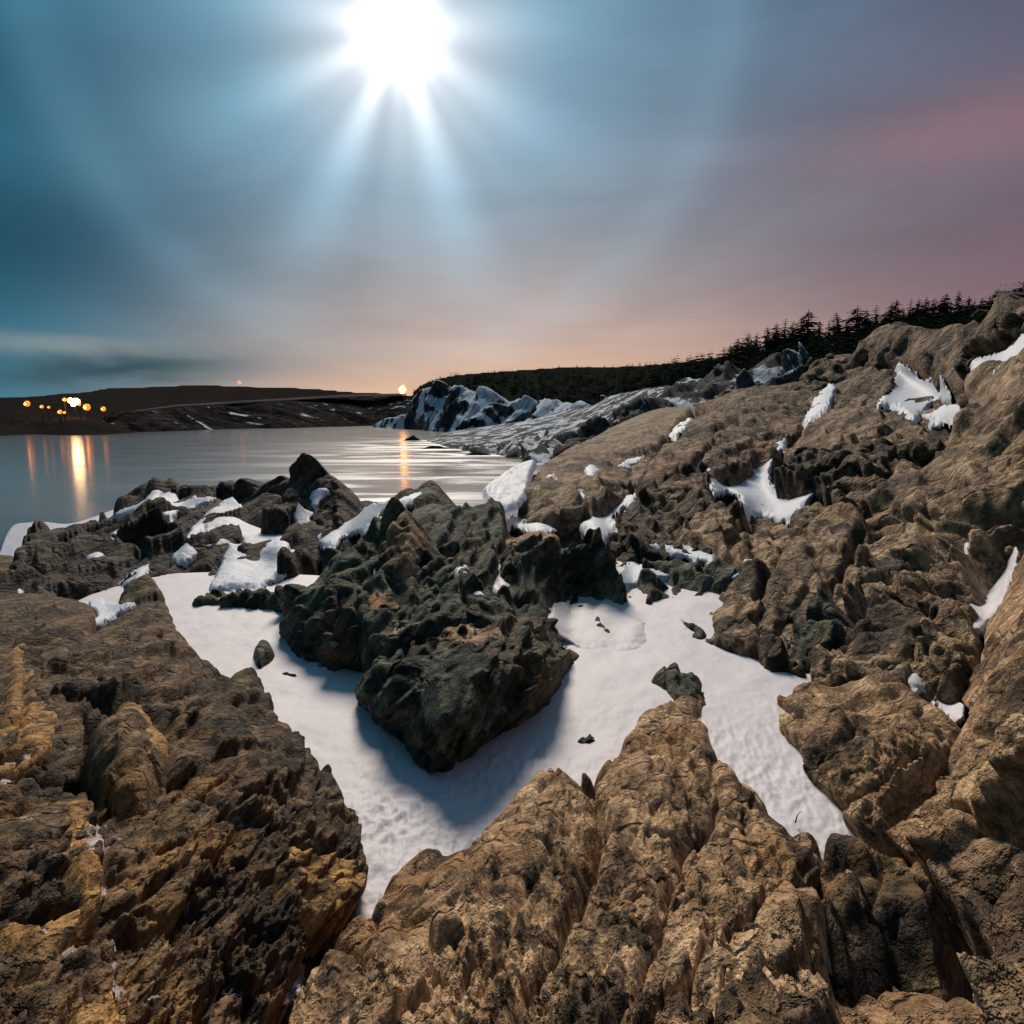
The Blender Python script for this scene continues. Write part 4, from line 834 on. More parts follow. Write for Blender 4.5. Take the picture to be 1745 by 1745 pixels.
part_of(snow('tan painted moonlight on top of the front buttress',
     [(640, 1080), (690, 1068), (740, 1058), (800, 1064), (850, 1068), (858, 1086), (820, 1094), (760, 1088), (700, 1096), (660, 1098)], 'tan', name='lit_top', cat='rock', group=None, thick=2, lift=0.6, smooth_r=1, jag=8, rough=4), buttress)  # tan patch puts the moonlit top into the colour of the dark rock
part_of(snow('small ochre face set in the left of the central outcrop',
     [(630, 1024), (640, 1008), (662, 1014), (680, 1036), (674, 1054), (650, 1060), (634, 1046)], 'ochre', name='stained_face', cat='rock', group=None, thick=2, lift=0.6, smooth_r=1, jag=6, rough=3), black_middle)

# --- loose stones in the snow
rock('dark rounded stone lying alone in the snow near the left ridge',
     [(431, 1106), (434, 1094), (446, 1086), (458, 1088), (463, 1098), (460, 1108), (448, 1118), (440, 1122)],
     [g(434, 1104, 2.2), g(450, 1087, 2.19), g(462, 1100, 2.19)], 'green', name='stone', cat='stone', L=0.25, a_fac=0.170, a_str=0.17, a_fbm=0.06, joint=0.07, edge=12, drop=0.5, jag=1, step=1.6, bulge=0.03, bulge_r=8)
rock('small dark stone half buried in the snow right of the buttress toe',
     [(976, 1262), (985, 1250), (1000, 1245), (1016, 1249), (1022, 1258), (1010, 1264), (990, 1266)],
     [g(980, 1260, 2.24), g(1000, 1246, 2.22), g(1018, 1258, 2.23)], 'green', name='stone', cat='stone', L=0.2, a_fac=0.170, a_str=0.17, a_fbm=0.06, joint=0.07, edge=8, drop=0.4, jag=1, step=1.6)
rock('thin dark chip of rock showing through the snow near the lone stone',
     [(479, 1146), (488, 1143), (495, 1145), (504, 1147), (500, 1150), (484, 1149)],
     [g(480, 1147, 2.28), g(495, 1144, 2.27), g(502, 1148, 2.275)], 'green', name='stone', cat='stone', L=0.12, a_fac=0.170, a_str=0.17, a_fbm=0.06, joint=0.07, edge=4, drop=0.3, jag=1, step=1.3, margin=5)
rock('dark chip of rock in the shaded snow under the right block',
     [(1010, 1060), (1016, 1046), (1024, 1050), (1028, 1062), (1040, 1072), (1044, 1082), (1034, 1083), (1024, 1070)],
     [g(1014, 1055, 2.16), g(1024, 1050, 2.16), g(1040, 1080, 2.18)], 'green', name='stone', cat='stone', L=0.25, a_fac=0.170, a_str=0.17, a_fbm=0.06, joint=0.07, edge=7, drop=0.4, jag=1, step=1.6)
rock('pointed dark spur sticking out of the snow at the foot of the big tan rock',
     [(1160, 1058), (1172, 1062), (1195, 1068), (1200, 1080), (1185, 1086), (1168, 1088), (1184, 1076), (1168, 1066)],
     [g(1162, 1060, 2.13), g(1198, 1070, 2.08), g(1175, 1086, 2.13)], 'green', name='stone', cat='stone', L=0.3, a_fac=0.170, a_str=0.17, a_fbm=0.06, joint=0.07, edge=5, drop=0.2, jag=1, step=1.6, margin=6)
# ------------------------------------------------------------------ snow lying on the rocks
SN = dict(thick=5, soft=7)
snow('long white tongue of snow lying right of the brown hillside slab', [(1208, 800), (1216, 792), (1232, 803), (1262, 802), (1285, 780), (1312, 764), (1336, 747), (1334, 758), (1316, 778), (1308, 805), (1316, 826), (1350, 830), (1380, 822), (1398, 818), (1386, 838), (1366, 858), (1340, 880), (1318, 878), (1290, 872), (1255, 889), (1242, 884), (1262, 862), (1264, 844), (1238, 832), (1218, 838)], 'snow_far', thick=2.5, lift=1.7, smooth_r=4, jag=5)
snow('star shaped snow patch high on the hillside', [(1534, 618), (1548, 628), (1560, 640), (1576, 648), (1600, 640), (1606, 652), (1618, 665), (1616, 676), (1594, 678), (1576, 692), (1566, 708), (1551, 708), (1540, 700), (1520, 688), (1500, 687), (1506, 676), (1520, 660), (1528, 640)], 'snow_far', thick=2.5, lift=1.7, smooth_r=4, jag=5)
snow('small snow wedge below the star shaped patch', [(1575, 706), (1592, 700), (1610, 692), (1634, 690), (1632, 702), (1612, 714), (1590, 722), (1596, 710)], 'snow_far', thick=2.5, lift=1.7, smooth_r=4, jag=5)
snow('slender upright blade of snow on the hillside slab', [(1422, 656), (1418, 674), (1405, 698), (1388, 712), (1371, 720), (1380, 700), (1396, 672), (1408, 660)], 'snow_far', thick=2.5, lift=1.7, smooth_r=4, jag=5)
snow('curved snow bank under the dark crest at the right edge', [(1660, 616), (1690, 606), (1720, 590), (1745, 568), (1790, 540), (1790, 590), (1745, 598), (1715, 615), (1690, 625), (1664, 632)], 'snow_far', thick=2.5, lift=1.7, smooth_r=4, jag=5)
snow('tall pocket of blue shaded snow between the crags and the diagonal slab', [(1646, 930), (1660, 925), (1690, 930), (1712, 926), (1732, 938), (1730, 955), (1718, 985), (1712, 1010), (1700, 1035), (1680, 1065), (1664, 1075), (1652, 1040), (1664, 1010), (1668, 990), (1656, 965), (1648, 945)], thick=6, lift=8.0, smooth_r=7)
snow('snow wedge pinched between the flat slab and the diagonal slab', [(1543, 1162), (1556, 1152), (1590, 1154), (1612, 1150), (1622, 1160), (1622, 1180), (1640, 1210), (1632, 1230), (1612, 1212), (1588, 1186), (1560, 1172)], thick=5, lift=8.0, smooth_r=7)
snow('white snow tongue behind the right block of the central outcrop', [(866, 882), (880, 881), (905, 888), (936, 888), (958, 893), (985, 878), (1010, 868), (1040, 855), (1080, 845), (1060, 860), (1046, 872), (1038, 888), (1050, 890), (1040, 905), (1028, 918), (1012, 906), (985, 896), (960, 902), (910, 902), (880, 896)], 'snow_far', thick=2.5, lift=1.7, smooth_r=4, jag=5)
tag(relief('snow_patch', [(910, 782), (903, 802), (895, 836), (880, 854), (862, 860), (842, 858), (834, 842), (828, 828), (856, 806), (884, 790)],
    [(908, 784, 27), (894, 836, 19.2), (862, 858, 17.2), (830, 828, 19.5)], M['snow_far'], L=1.5, a_fac=0.02, a_str=0.03, a_fbm=0.04, edge=5, drop=0.05, jag=4, step=1.6, sy=1.2, margin=6, steep=1.5),
    'grey snow covering the slab that slopes down to the water', 'snow', 'snow patches lying on the rocks')
snow('thin curved band of snow on the slope right of the central outcrop', [(1098, 931), (1120, 928), (1150, 928), (1185, 935), (1218, 945), (1205, 950), (1170, 944), (1140, 938), (1108, 940)], 'snow_far', thick=4, lift=1.2, smooth_r=3)
snow('pale snow patch beside the right block of the central outcrop', [(1060, 972), (1070, 960), (1090, 962), (1110, 966), (1125, 975), (1150, 972), (1142, 982), (1118, 985), (1090, 992), (1068, 998), (1060, 985)], 'snow_far', thick=2.5, lift=1.7, smooth_r=4, jag=5)
snow('sliver of snow at the left foot of the big tan rock', [(1228, 985), (1245, 976), (1264, 976), (1250, 982), (1236, 987)], 'snow_far', thick=3, lift=0.8, step=1.8)
snow('bright speck of snow above the pale tan slab', [(1270, 955), (1285, 956), (1300, 963), (1285, 966)], 'snow_far', thick=3, lift=0.8, step=1.8)
snow('narrow streak of snow on the lower hillside', [(912, 832), (930, 815), (950, 797), (955, 800), (935, 818), (916, 834)], 'snow_far', thick=3, lift=0.8, step=1.8, margin=5)
snow('two-pronged snow scrap on the lower hillside', [(1055, 794), (1072, 782), (1092, 768), (1097, 772), (1085, 785), (1072, 796)], 'snow_far', thick=3, lift=0.8, step=1.8, margin=5)
snow('triangular snow scrap on the lower hillside rocks', [(976, 848), (984, 830), (992, 835), (996, 846), (985, 850)], 'snow_far', thick=3, lift=0.8, step=1.8, margin=5)
snow('small snow scrap under the lower hillside ledges', [(998, 796), (1010, 792), (1022, 798), (1010, 806), (1000, 802)], 'snow_far', thick=3, lift=0.8, step=1.8, margin=5)
snow('short white streak near the top of the brown hillside slab', [(1143, 738), (1158, 722), (1178, 712), (1172, 722), (1160, 732), (1148, 740)], 'snow_far', thick=3, lift=0.8, step=1.8, margin=5)
# on the left outcrop
snow('big sheet of snow on the near face of the left outcrop', [(395, 850), (405, 862), (415, 870), (408, 882), (420, 888), (440, 898), (470, 906), (485, 915), (492, 930), (488, 945), (500, 940), (524, 945), (515, 958), (490, 975), (465, 985), (440, 996), (400, 1000), (360, 998), (372, 980), (385, 945), (388, 932), (370, 932), (345, 938), (325, 955), (296, 953), (310, 930), (325, 905), (345, 885), (360, 870), (380, 858)], 'snow_far', thick=8, lift=4.5, smooth_r=5, holes=[[(324, 925), (335, 905), (350, 900), (350, 912), (340, 925), (328, 930)], [(350, 920), (362, 910), (366, 914), (354, 924)], [(398, 925), (405, 915), (415, 918), (412, 928), (402, 930)], [(412, 940), (418, 932), (426, 935), (422, 942)]])
snow('blue snow patch on the crest of the left outcrop', [(262, 868), (270, 850), (290, 838), (300, 842), (306, 852), (330, 848), (366, 848), (345, 856), (325, 866), (310, 868), (290, 878), (270, 872)], 'snow_far', thick=4, lift=2.5, smooth_r=5)
snow('jagged strip of snow left of the crest patch', [(200, 876), (215, 866), (240, 858), (252, 850), (262, 836), (275, 840), (262, 852), (250, 866), (242, 880), (225, 872)], 'snow_far', thick=4, lift=2.5, smooth_r=5)
snow('slanting bar of snow on the left flank of the outcrop', [(148, 948), (165, 932), (185, 915), (205, 900), (200, 912), (185, 930), (170, 946)], 'snow_far', thick=4, lift=0.8, step=1.8, margin=6)
snow('slanting snow strip low on the outcrop above the humped boulder', [(200, 992), (215, 985), (235, 965), (250, 950), (262, 948), (252, 968), (235, 984), (212, 990)], 'snow_far', thick=4, lift=0.8, step=1.8, margin=6)
snow('short snow bar in the middle of the outcrop', [(270, 926), (285, 912), (304, 908), (300, 918), (285, 926)], 'snow_far', thick=4, lift=0.8, step=1.8, margin=6)
snow('torn scrap of snow on the far left of the outcrop', [(104, 952), (115, 942), (118, 930), (122, 942), (132, 948), (124, 956)], 'snow_far', thick=3, lift=0.8, step=1.8, margin=5)
snow('thin bluish snow streak at the left edge of the outcrop', [(30, 1002), (42, 985), (58, 974), (64, 978), (50, 990), (38, 1004)], 'snow_far', thick=3, lift=0.8, step=1.8, margin=5)
snow('snow wedge under the peak of the outcrop', [(492, 860), (505, 858), (520, 868), (532, 878), (528, 890), (545, 905), (542, 918), (522, 916), (510, 908), (505, 890), (498, 875)], 'snow_far', thick=4, lift=2.5, smooth_r=5)
snow('bright snow scrap on the face of the outcrop peak', [(530, 836), (545, 832), (560, 834), (552, 846), (535, 862), (530, 850)], 'snow_far', thick=4, lift=0.8, step=1.8)
snow('slanting snow on the ledges between the outcrop and the central rock', [(566, 908), (585, 895), (610, 880), (630, 862), (660, 856), (690, 848), (716, 840), (712, 850), (690, 858), (655, 868), (640, 880), (628, 890), (620, 900), (600, 905), (580, 912), (570, 925), (545, 922)], 'snow_far', thick=4, lift=2.5, smooth_r=5)
snow('curled snow wedge between the left ledge and the dark ridge', [(153, 1025), (175, 1022), (180, 1028), (205, 1030), (228, 1026), (200, 1040), (180, 1055), (160, 1062), (168, 1044)], 'snow_far', thick=4, lift=2.5, smooth_r=5)
# on the central rock
snow('blue white snow caught in the cleft of the central outcrop', [(846, 965), (856, 968), (866, 980), (880, 990), (866, 1000), (852, 1008), (842, 996)], thick=4, lift=0.8, step=1.8)
snow('crooked snow scrap in the middle of the central outcrop', [(778, 970), (790, 963), (796, 968), (800, 990), (815, 1002), (826, 1015), (822, 1024), (808, 1012), (792, 998), (780, 985)], thick=3, lift=0.8, step=1.8)
snow('blue shaded drift heaped against the right block of the central outcrop', [(946, 1036), (955, 1030), (966, 1034), (972, 1048), (985, 1034), (1000, 1032), (1012, 1044), (1030, 1030), (1050, 1036), (1064, 1048), (1085, 1058), (1096, 1068), (1085, 1095), (1050, 1100), (1010, 1105), (975, 1090), (950, 1075)], thick=9, soft=14, lift=1.0, smooth_r=5, margin=14, steep=0.5, step=2.0)
snow('little snow scrap on the weathered plate of the central outcrop', [(636, 974), (645, 956), (652, 958), (646, 972)], thick=3, lift=0.8, step=1.8, margin=5)
snow('sliver of snow in the cleft at the lower right edge', [(1662, 1690), (1678, 1698), (1700, 1716), (1690, 1720), (1668, 1708)], thick=3, lift=0.8, step=1.8, margin=6)
snow('pinkish ice caught in the dark cleft of the left foreground', [(470, 1700), (480, 1670), (498, 1648), (512, 1642), (512, 1660), (496, 1690), (478, 1708)], thick=4, lift=0.8, step=2)
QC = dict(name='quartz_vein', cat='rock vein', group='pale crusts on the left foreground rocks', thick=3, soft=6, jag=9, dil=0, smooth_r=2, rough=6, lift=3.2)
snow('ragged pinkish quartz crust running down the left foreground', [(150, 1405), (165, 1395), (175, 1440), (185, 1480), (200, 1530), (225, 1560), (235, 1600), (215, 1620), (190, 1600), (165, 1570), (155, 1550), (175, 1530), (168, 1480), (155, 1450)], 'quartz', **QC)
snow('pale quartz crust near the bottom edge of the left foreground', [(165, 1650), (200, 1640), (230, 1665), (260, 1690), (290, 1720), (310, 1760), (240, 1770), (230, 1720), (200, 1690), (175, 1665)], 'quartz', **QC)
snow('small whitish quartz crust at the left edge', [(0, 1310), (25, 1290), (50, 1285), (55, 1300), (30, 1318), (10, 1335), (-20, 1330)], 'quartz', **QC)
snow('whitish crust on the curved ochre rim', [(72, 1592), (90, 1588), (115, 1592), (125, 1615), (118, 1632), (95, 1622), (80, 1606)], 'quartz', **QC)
# ------------------------------------------------------------------ far land across the bay
M['far_hill'] = plain_mat('far_hill_heath', (0.020, 0.017, 0.016), 0.9, 0.4, 0.02)
M['forest_floor'] = plain_mat('forest_floor', (0.014, 0.017, 0.013), 0.9, 0.4, 0.1)
M['needles'] = plain_mat('spruce_needles', (0.016, 0.024, 0.016), 0.85, 0.5, 0.9)
M['bark'] = plain_mat('spruce_bark', (0.030, 0.024, 0.020), 0.9, 0.4, 3.0)
M['foam'] = snow_mat('sea_foam', (0.40, 0.41, 0.48), 0.8, 0.25)
M['strip'] = plain_mat('thin_far_snow', (0.07, 0.068, 0.07), 0.9, 0.8, 0.06)
M['pole'] = plain_mat('grey_pole', (0.05, 0.05, 0.055), 0.5, 0.2, 1.0)
FAR = dict(step=2.2, zb=False, margin=8)
o = relief('far_hills', [(-320, 700), (-200, 686), (-60, 677), (0, 675), (60, 673), (100, 669), (150, 666), (185, 660), (260, 658), (340, 655), (420, 658), (470, 659), (540, 662), (600, 667), (700, 673), (790, 690), (790, 735), (500, 745), (200, 752), (-320, 768)],
       [g(-200, 748, 11), g(60, 738, 11), (126, 712, 650), (160, 705, 730), (40, 705, 660), (0, 680, 900), (-200, 695, 700), (300, 705, 1100), (340, 657, 2300), (600, 669, 2900), (450, 700, 1700), (650, 700, 2300), (150, 668, 1300)], M['far_hill'], L=90, a_fac=0.05, a_str=0.0, a_fbm=0.10, edge=8, drop=0.05, jag=1, **FAR)
tag(o, None, None, None, 'structure')
o = relief('far_cliffs', [(150, 741), (175, 712), (200, 704), (300, 693), (400, 687), (470, 683), (520, 680), (600, 676), (705, 674), (720, 690), (705, 726), (640, 729), (480, 734), (330, 737)],
       [g(170, 737, 12), g(330, 733.5, 12), g(480, 730, 12), g(640, 725.5, 12), (200, 705, 700), (400, 688, 1150), (520, 681, 1400), (690, 675, 1750), (310, 714, 800)], M['far_cliff'], L=40, a_fac=0.10, a_str=0.05, a_fbm=0.08, edge=6, drop=0.05, jag=2, **FAR)
tag(o, None, None, None, 'structure')
def ribbon(name, front, back, mat):
    n = len(front); k = 12; V = []; Fc = []
    fr = np.array(front, float); bk = np.array(back, float)
    t = np.linspace(0, n - 1, (n - 1) * k + 1)
    A = np.stack([np.interp(t, range(n), fr[:, i]) for i in range(3)], 1); B = np.stack([np.interp(t, range(n), bk[:, i]) for i in range(3)], 1)
    A[:, 1] += 1.1 * perlin(np.stack([t * 1.7, t * 0, t * 0], 1), 3); B[:, 1] += 0.5 * perlin(np.stack([t * 2.3, t * 0, t * 0], 1), 8)
    for a_, b_ in zip(A, B): V += [at(*a_), at(*b_)]
    Fc = [(2 * i, 2 * i + 2, 2 * i + 3, 2 * i + 1) for i in range(len(A) - 1)]
    return build(name, np.array(V), np.array(Fc), mat)
o = ribbon('snow_strip', [(205, 704, 690), (300, 692.5, 880), (400, 686.5, 1120), (520, 679.5, 1370), (600, 675.5, 1560), (692, 673.5, 1700)], [(205, 702.5, 715), (300, 690, 930), (400, 683.5, 1190), (520, 676.5, 1450), (600, 672, 1650), (692, 670, 1800)], M['strip'])
tag(o, 'thin strip of snow along the top of the far cliffs', 'snow', None, 'thing')
# headland
o = relief('headland_cliffs', [(634, 731), (642, 718), (660, 709), (688, 702), (697, 684), (706, 669), (722, 660), (744, 653), (772, 658), (800, 664), (850, 671), (900, 676), (960, 684), (1010, 686), (1060, 690), (1050, 735), (980, 748), (900, 750), (830, 745), (760, 740), (700, 736)],
       [g(640, 728, 12), g(700, 732, 12), g(770, 737, 12), g(860, 741, 12), (700, 672, 930), (745, 656, 800), (850, 672, 650), (960, 685, 520), (1050, 690, 430), (1000, 735, 400), (690, 705, 890)], M['cliff'], L=55, a_fac=0.22, a_str=0.10, a_fbm=0.10, edge=6, drop=0.15, jag=3, **FAR)
tag(o, None, None, None, 'structure')
HEAD = [(700, 678), (712, 660), (724, 652), (745, 645), (780, 638), (840, 633), (900, 629), (980, 624), (1050, 624), (1120, 620), (1180, 614), (1220, 610), (1250, 604), (1330, 596), (1400, 588), (1500, 572), (1620, 552), (1700, 530), (1800, 505), (1800, 640), (1420, 640), (1380, 622), (1335, 618), (1290, 640), (1240, 640), (1200, 652), (1150, 662), (1090, 668), (1030, 690), (960, 694), (900, 684), (850, 678), (800, 670), (745, 662)]
HC = [(705, 672, 1030), (745, 648, 1080), (840, 635, 1150), (980, 626, 1250), (1120, 622, 900), (1250, 606, 480), (1250, 642, 250), (1160, 660, 320), (1000, 690, 570), (850, 676, 760), (1400, 590, 165), (1400, 622, 125), (1330, 618, 170), (1620, 554, 105), (1620, 600, 88), (1700, 532, 92), (1800, 510, 80), (745, 660, 920)]
o = relief('headland_terrain', HEAD, HC, M['forest_floor'], L=30, a_fac=0.03, a_str=0.0, a_fbm=0.06, edge=6, drop=0.05, jag=2, **FAR)
tag(o, None, None, None, 'structure')
# shore with snow between the wood and the hillside
o = relief('rocky_shore', [(722, 753), (745, 740), (775, 732), (830, 724), (900, 714), (950, 700), (1010, 688), (1040, 672), (1100, 661), (1150, 659), (1190, 655), (1222, 637), (1240, 646), (1262, 652), (1300, 632), (1335, 614), (1378, 610), (1400, 640), (1310, 690), (1150, 730), (1010, 780), (930, 790), (880, 778), (820, 772), (775, 763)],
       [g(735, 750, 11.5), g(780, 762, 11.5), g(830, 770, 11.5), g(925, 785, 11.5), (800, 729, 500), (960, 700, 470), (1050, 673, 370), (1150, 660, 255), (1222, 640, 205), (1375, 613, 120), (1100, 725, 160), (1290, 660, 130), (900, 740, 300)], M['shore'], L=20, a_fac=0.30, a_str=0.10, a_fbm=0.10, edge=6, drop=0.12, jag=6, step=1.8, sy=0.9, margin=10, zb=False)
tag(o, None, None, None, 'structure')
def sea_rock(label, outline, mat='shore'):
    p = np.array(outline, float)
    x0, x1 = p[:, 0].min(), p[:, 0].max(); yb = p[:, 1].max(); yt = p[:, 1].min(); xt = p[p[:, 1].argmin(), 0]
    Yb = g((x0 + x1) / 2, yb, 12)[2]
    c = [(x0, yb, Yb), (x1, yb, Yb), (xt, yt, Yb * 1.015)]
    return rock(label, outline, c, mat, name='sea_rock', L=Yb * 0.02, a_fac=0.12, edge=5, drop=0.2, jag=1, step=1.4, margin=5, zb=False, group='rocks awash off the shore')
M['reef'] = plain_mat('wet_reef', (0.022, 0.024, 0.026), 0.5, 0.4, 0.2)
sea_rock('small pointed dark rock standing alone in the bay near the light path', [(687, 751), (694, 745), (703, 740), (709, 744), (718, 750)], 'reef')
sea_rock('long low dark rock awash in the pale foam', [(718, 765), (730, 759), (742, 757), (755, 760), (766, 764)], 'reef')
sea_rock('flat dark rock awash closest to the snowy slab', [(788, 776), (800, 771), (815, 768), (832, 772), (836, 776)], 'reef')
# surf breaking round the foot of the outcrop
surf = relief('surf', [(-120, 1020), (-60, 985), (-10, 950), (6, 915), (22, 892), (45, 888), (70, 886), (110, 890), (140, 884), (170, 874), (196, 866), (200, 880), (120, 910), (70, 910), (50, 935), (40, 970), (34, 1010), (20, 1040), (-60, 1050)],
              [g(-100, 1000, 11.6), g(10, 900, 11.4), g(60, 880, 11.3), g(190, 858, 11.6), g(30, 1000, 11.2)], M['foam'], L=5, a_fac=0.0, a_str=0.0, a_fbm=0.22, edge=6, drop=0.1, jag=8, zb=False, step=2.0)
tag(surf, 'white surf washing round the foot of the left outcrop', 'surf', None, 'stuff')

# ------------------------------------------------------------------ spruces
def spruce_mesh(seed, h=1.0, whorls=15, lean=0.0, sparse=0.0):
    """crown of drooping boughs, each a ragged fan of needle sprays; unit height"""
    r = random.Random(seed); V = []; Fc = []
    for k in range(whorls):
        t = k / (whorls - 1)
        z = 0.10 + 0.86 * t
        rad = (0.29 * (1 - t) ** 0.62 + 0.03) * r.uniform(0.6, 1.25)
        n = max(4, int(9 * (1 - t) + 4))
        for j in range(n):
            if r.random() < sparse: continue
            a = 2 * math.pi * (j + r.random() * 0.8) / n + k
            L = rad * r.uniform(0.55, 1.15)
            dr = -0.30 * L + r.uniform(-0.10, 0.12) * L
            ca, sa = math.cos(a), math.sin(a)
            segs = 3
            for q in range(segs):
                f0, f1 = q / segs, (q + 1.0) / segs + 0.1
                wd = 0.42 * L * (1 - 0.5 * f0) * r.uniform(0.7, 1.3)
                z0 = z + dr * f0 ** 1.4; z1 = z + dr * f1 ** 1.4 + r.uniform(-0.004, 0.006)
                b = len(V)
                V += [(ca * L * f0, sa * L * f0, z0 + 0.006), (ca * L * (f0 + f1) / 2 - sa * wd, sa * L * (f0 + f1) / 2 + ca * wd, (z0 + z1) / 2 - 0.010),
                      (ca * L * f1, sa * L * f1, z1), (ca * L * (f0 + f1) / 2 + sa * wd, sa * L * (f0 + f1) / 2 - ca * wd, (z0 + z1) / 2 - 0.010)]
                Fc.append((b, b + 1, b + 2, b + 3))
    V = np.array(V); V[:, 0] += lean * V[:, 2] ** 2
    return V, np.array(Fc)
def trunk_mesh(lean=0.0):
    V = []; Fc = []; n = 6; lv = [0, 0.2, 0.45, 0.7, 0.99]
    for i, z in enumerate(lv):
        rr_ = 0.020 * (1 - z) + 0.002
        for j in range(n): V.append((math.cos(j * 2 * math.pi / n) * rr_ + lean * z * z, math.sin(j * 2 * math.pi / n) * rr_, z))
    for i in range(len(lv) - 1):
        for j in range(n): Fc.append((i * n + j, i * n + (j + 1) % n, (i + 1) * n + (j + 1) % n, (i + 1) * n + j))
    return np.array(V), np.array(Fc)
def raw_mesh(name, V, Fc, mat):
    me = bpy.data.meshes.new(name); me.from_pydata([tuple(v) for v in V], [], [tuple(int(i) for i in f) for f in Fc]); me.update(); me.materials.append(mat); return me
PROTO = []
for k in range(5):
    ln = (-0.03, 0.0, 0.05, 0.02, 0.06)[k]
    V_, F_ = spruce_mesh(20 + k, whorls=(19, 16, 21, 15, 18)[k], lean=ln, sparse=(0.0, 0.1, 0.05, 0.2, 0.1)[k])
    T_, G_ = trunk_mesh(ln)
    PROTO.append((raw_mesh('spruce_crown', V_, F_, M['needles']), raw_mesh('spruce_trunk', T_, G_, M['bark'])))
hinv = inv_depth(HC)
TREES = [  # pixel of the tip, pixel height of the part in view
    (1254, 574, 46), (1273, 565, 48), (1287, 566, 44), (1306, 554, 52), (1322, 549, 52), (1335, 542, 56), (1348, 545, 48), (1362, 537, 58), (1375, 526, 68), (1392, 545, 48), (1411, 545, 44), (1426, 529, 58),
    (1441, 540, 44), (1458, 520, 62), (1476, 526, 54), (1489, 519, 58), (1503, 528, 46), (1515, 513, 56), (1524, 508, 58), (1536, 522, 44), (1548, 508, 56), (1560, 507, 54), (1574, 505, 54), (1588, 506, 52), (1605, 498, 58),
    (1619, 512, 42), (1631, 493, 60), (1646, 503, 48), (1657, 512, 38), (1669, 506, 40), (1683, 501, 42), (1694, 491, 48), (1233, 590, 34), (1243, 586, 36), (1263, 578, 40)]
TREES.sort()
ORD = 'first second third fourth fifth sixth seventh eighth ninth tenth eleventh twelfth thirteenth fourteenth fifteenth sixteenth seventeenth eighteenth'.split()
def tree_label(i, tx, hp):
    n = len(TREES)
    size = 'tall' if hp >= 56 else 'short' if hp < 45 else 'middling'
    if i < n // 2: return f'{size} dark spruce, {ORD[i]} from the seaward left end of the skyline row'
    return f'{size} dark spruce, {ORD[n - 1 - i]} from the dark crest end of the skyline row'
for i, (tx, ty, hp) in enumerate(TREES):
    yb = ty + hp
    Yd = float(1 / hinv(np.array(float(tx)), np.array(yb - 6.0)))
    Yd = max(70.0, min(Yd, 520.0))
    base = at(tx, yb, Yd); top = at(tx, ty, Yd)
    hgt = float(top[2] - base[2])
    e_ = bpy.data.objects.new('spruce_tree', None); COL.objects.link(e_)
    e_.location = Vector(base); e_.rotation_euler = (0, 0, random.uniform(0, 6.28)); e_.empty_display_size = 0.5
    wv = random.uniform(1.1, 1.7) * (1.25 if tx in (1605, 1458) else 1) * (0.75 if tx == 1631 else 1)
    e_.scale = (hgt * wv, hgt * wv, hgt)
    tag(e_, tree_label(i, tx, hp), 'tree', 'spruces along the skyline')
    cm, tm = PROTO[i % 5]
    for nm_, me_ in (('crown', cm), ('trunk', tm)):
        c_ = bpy.data.objects.new(nm_, me_); COL.objects.link(c_); c_.parent = e_
# the wood behind and below them: one mass of small spruces
def wood():
    r = np.random.RandomState(5)
    poly = smooth_poly(HEAD)
    base_meshes = [spruce_mesh(50 + k, whorls=6, sparse=0.1) for k in range(3)]
    allV = []; allF = []; off = 0; placed = 0
    N_ = 11000
    xs_ = r.uniform(690, 1760, N_); ys_ = r.uniform(500, 700, N_)
    sd_ = signed(xs_, ys_, poly)
    for x_, y_, s_ in zip(xs_, ys_, sd_):
        if s_ < 0.5: continue
        Yd = float(1 / hinv(np.array(x_), np.array(y_)))
        if Yd > 400 and r.rand() > 0.95: continue
        b = at(x_, y_, Yd)
        hgt = 4.0 + 9.0 * r.rand() ** 2.2 if Yd > 250 else r.uniform(2.4, 4.6)
        if s_ < 6: hgt *= 0.7
        Vm, Fm = base_meshes[placed % 3]
        a_ = r.uniform(0, 6.28); c_, n_ = math.cos(a_), math.sin(a_)
        Q = Vm * np.array([hgt * 1.35, hgt * 1.35, hgt])
        Q = np.stack([Q[:, 0] * c_ - Q[:, 1] * n_, Q[:, 0] * n_ + Q[:, 1] * c_, Q[:, 2] - 0.5], 1) + b
        allV.append(Q); allF.append(Fm + off); off += len(Q); placed += 1
    return build('forest', np.concatenate(allV), np.concatenate(allF), M['needles'], smooth=False)
tag(wood(), 'dark spruce forest covering the headland and the upper slope', 'forest', None, 'stuff')

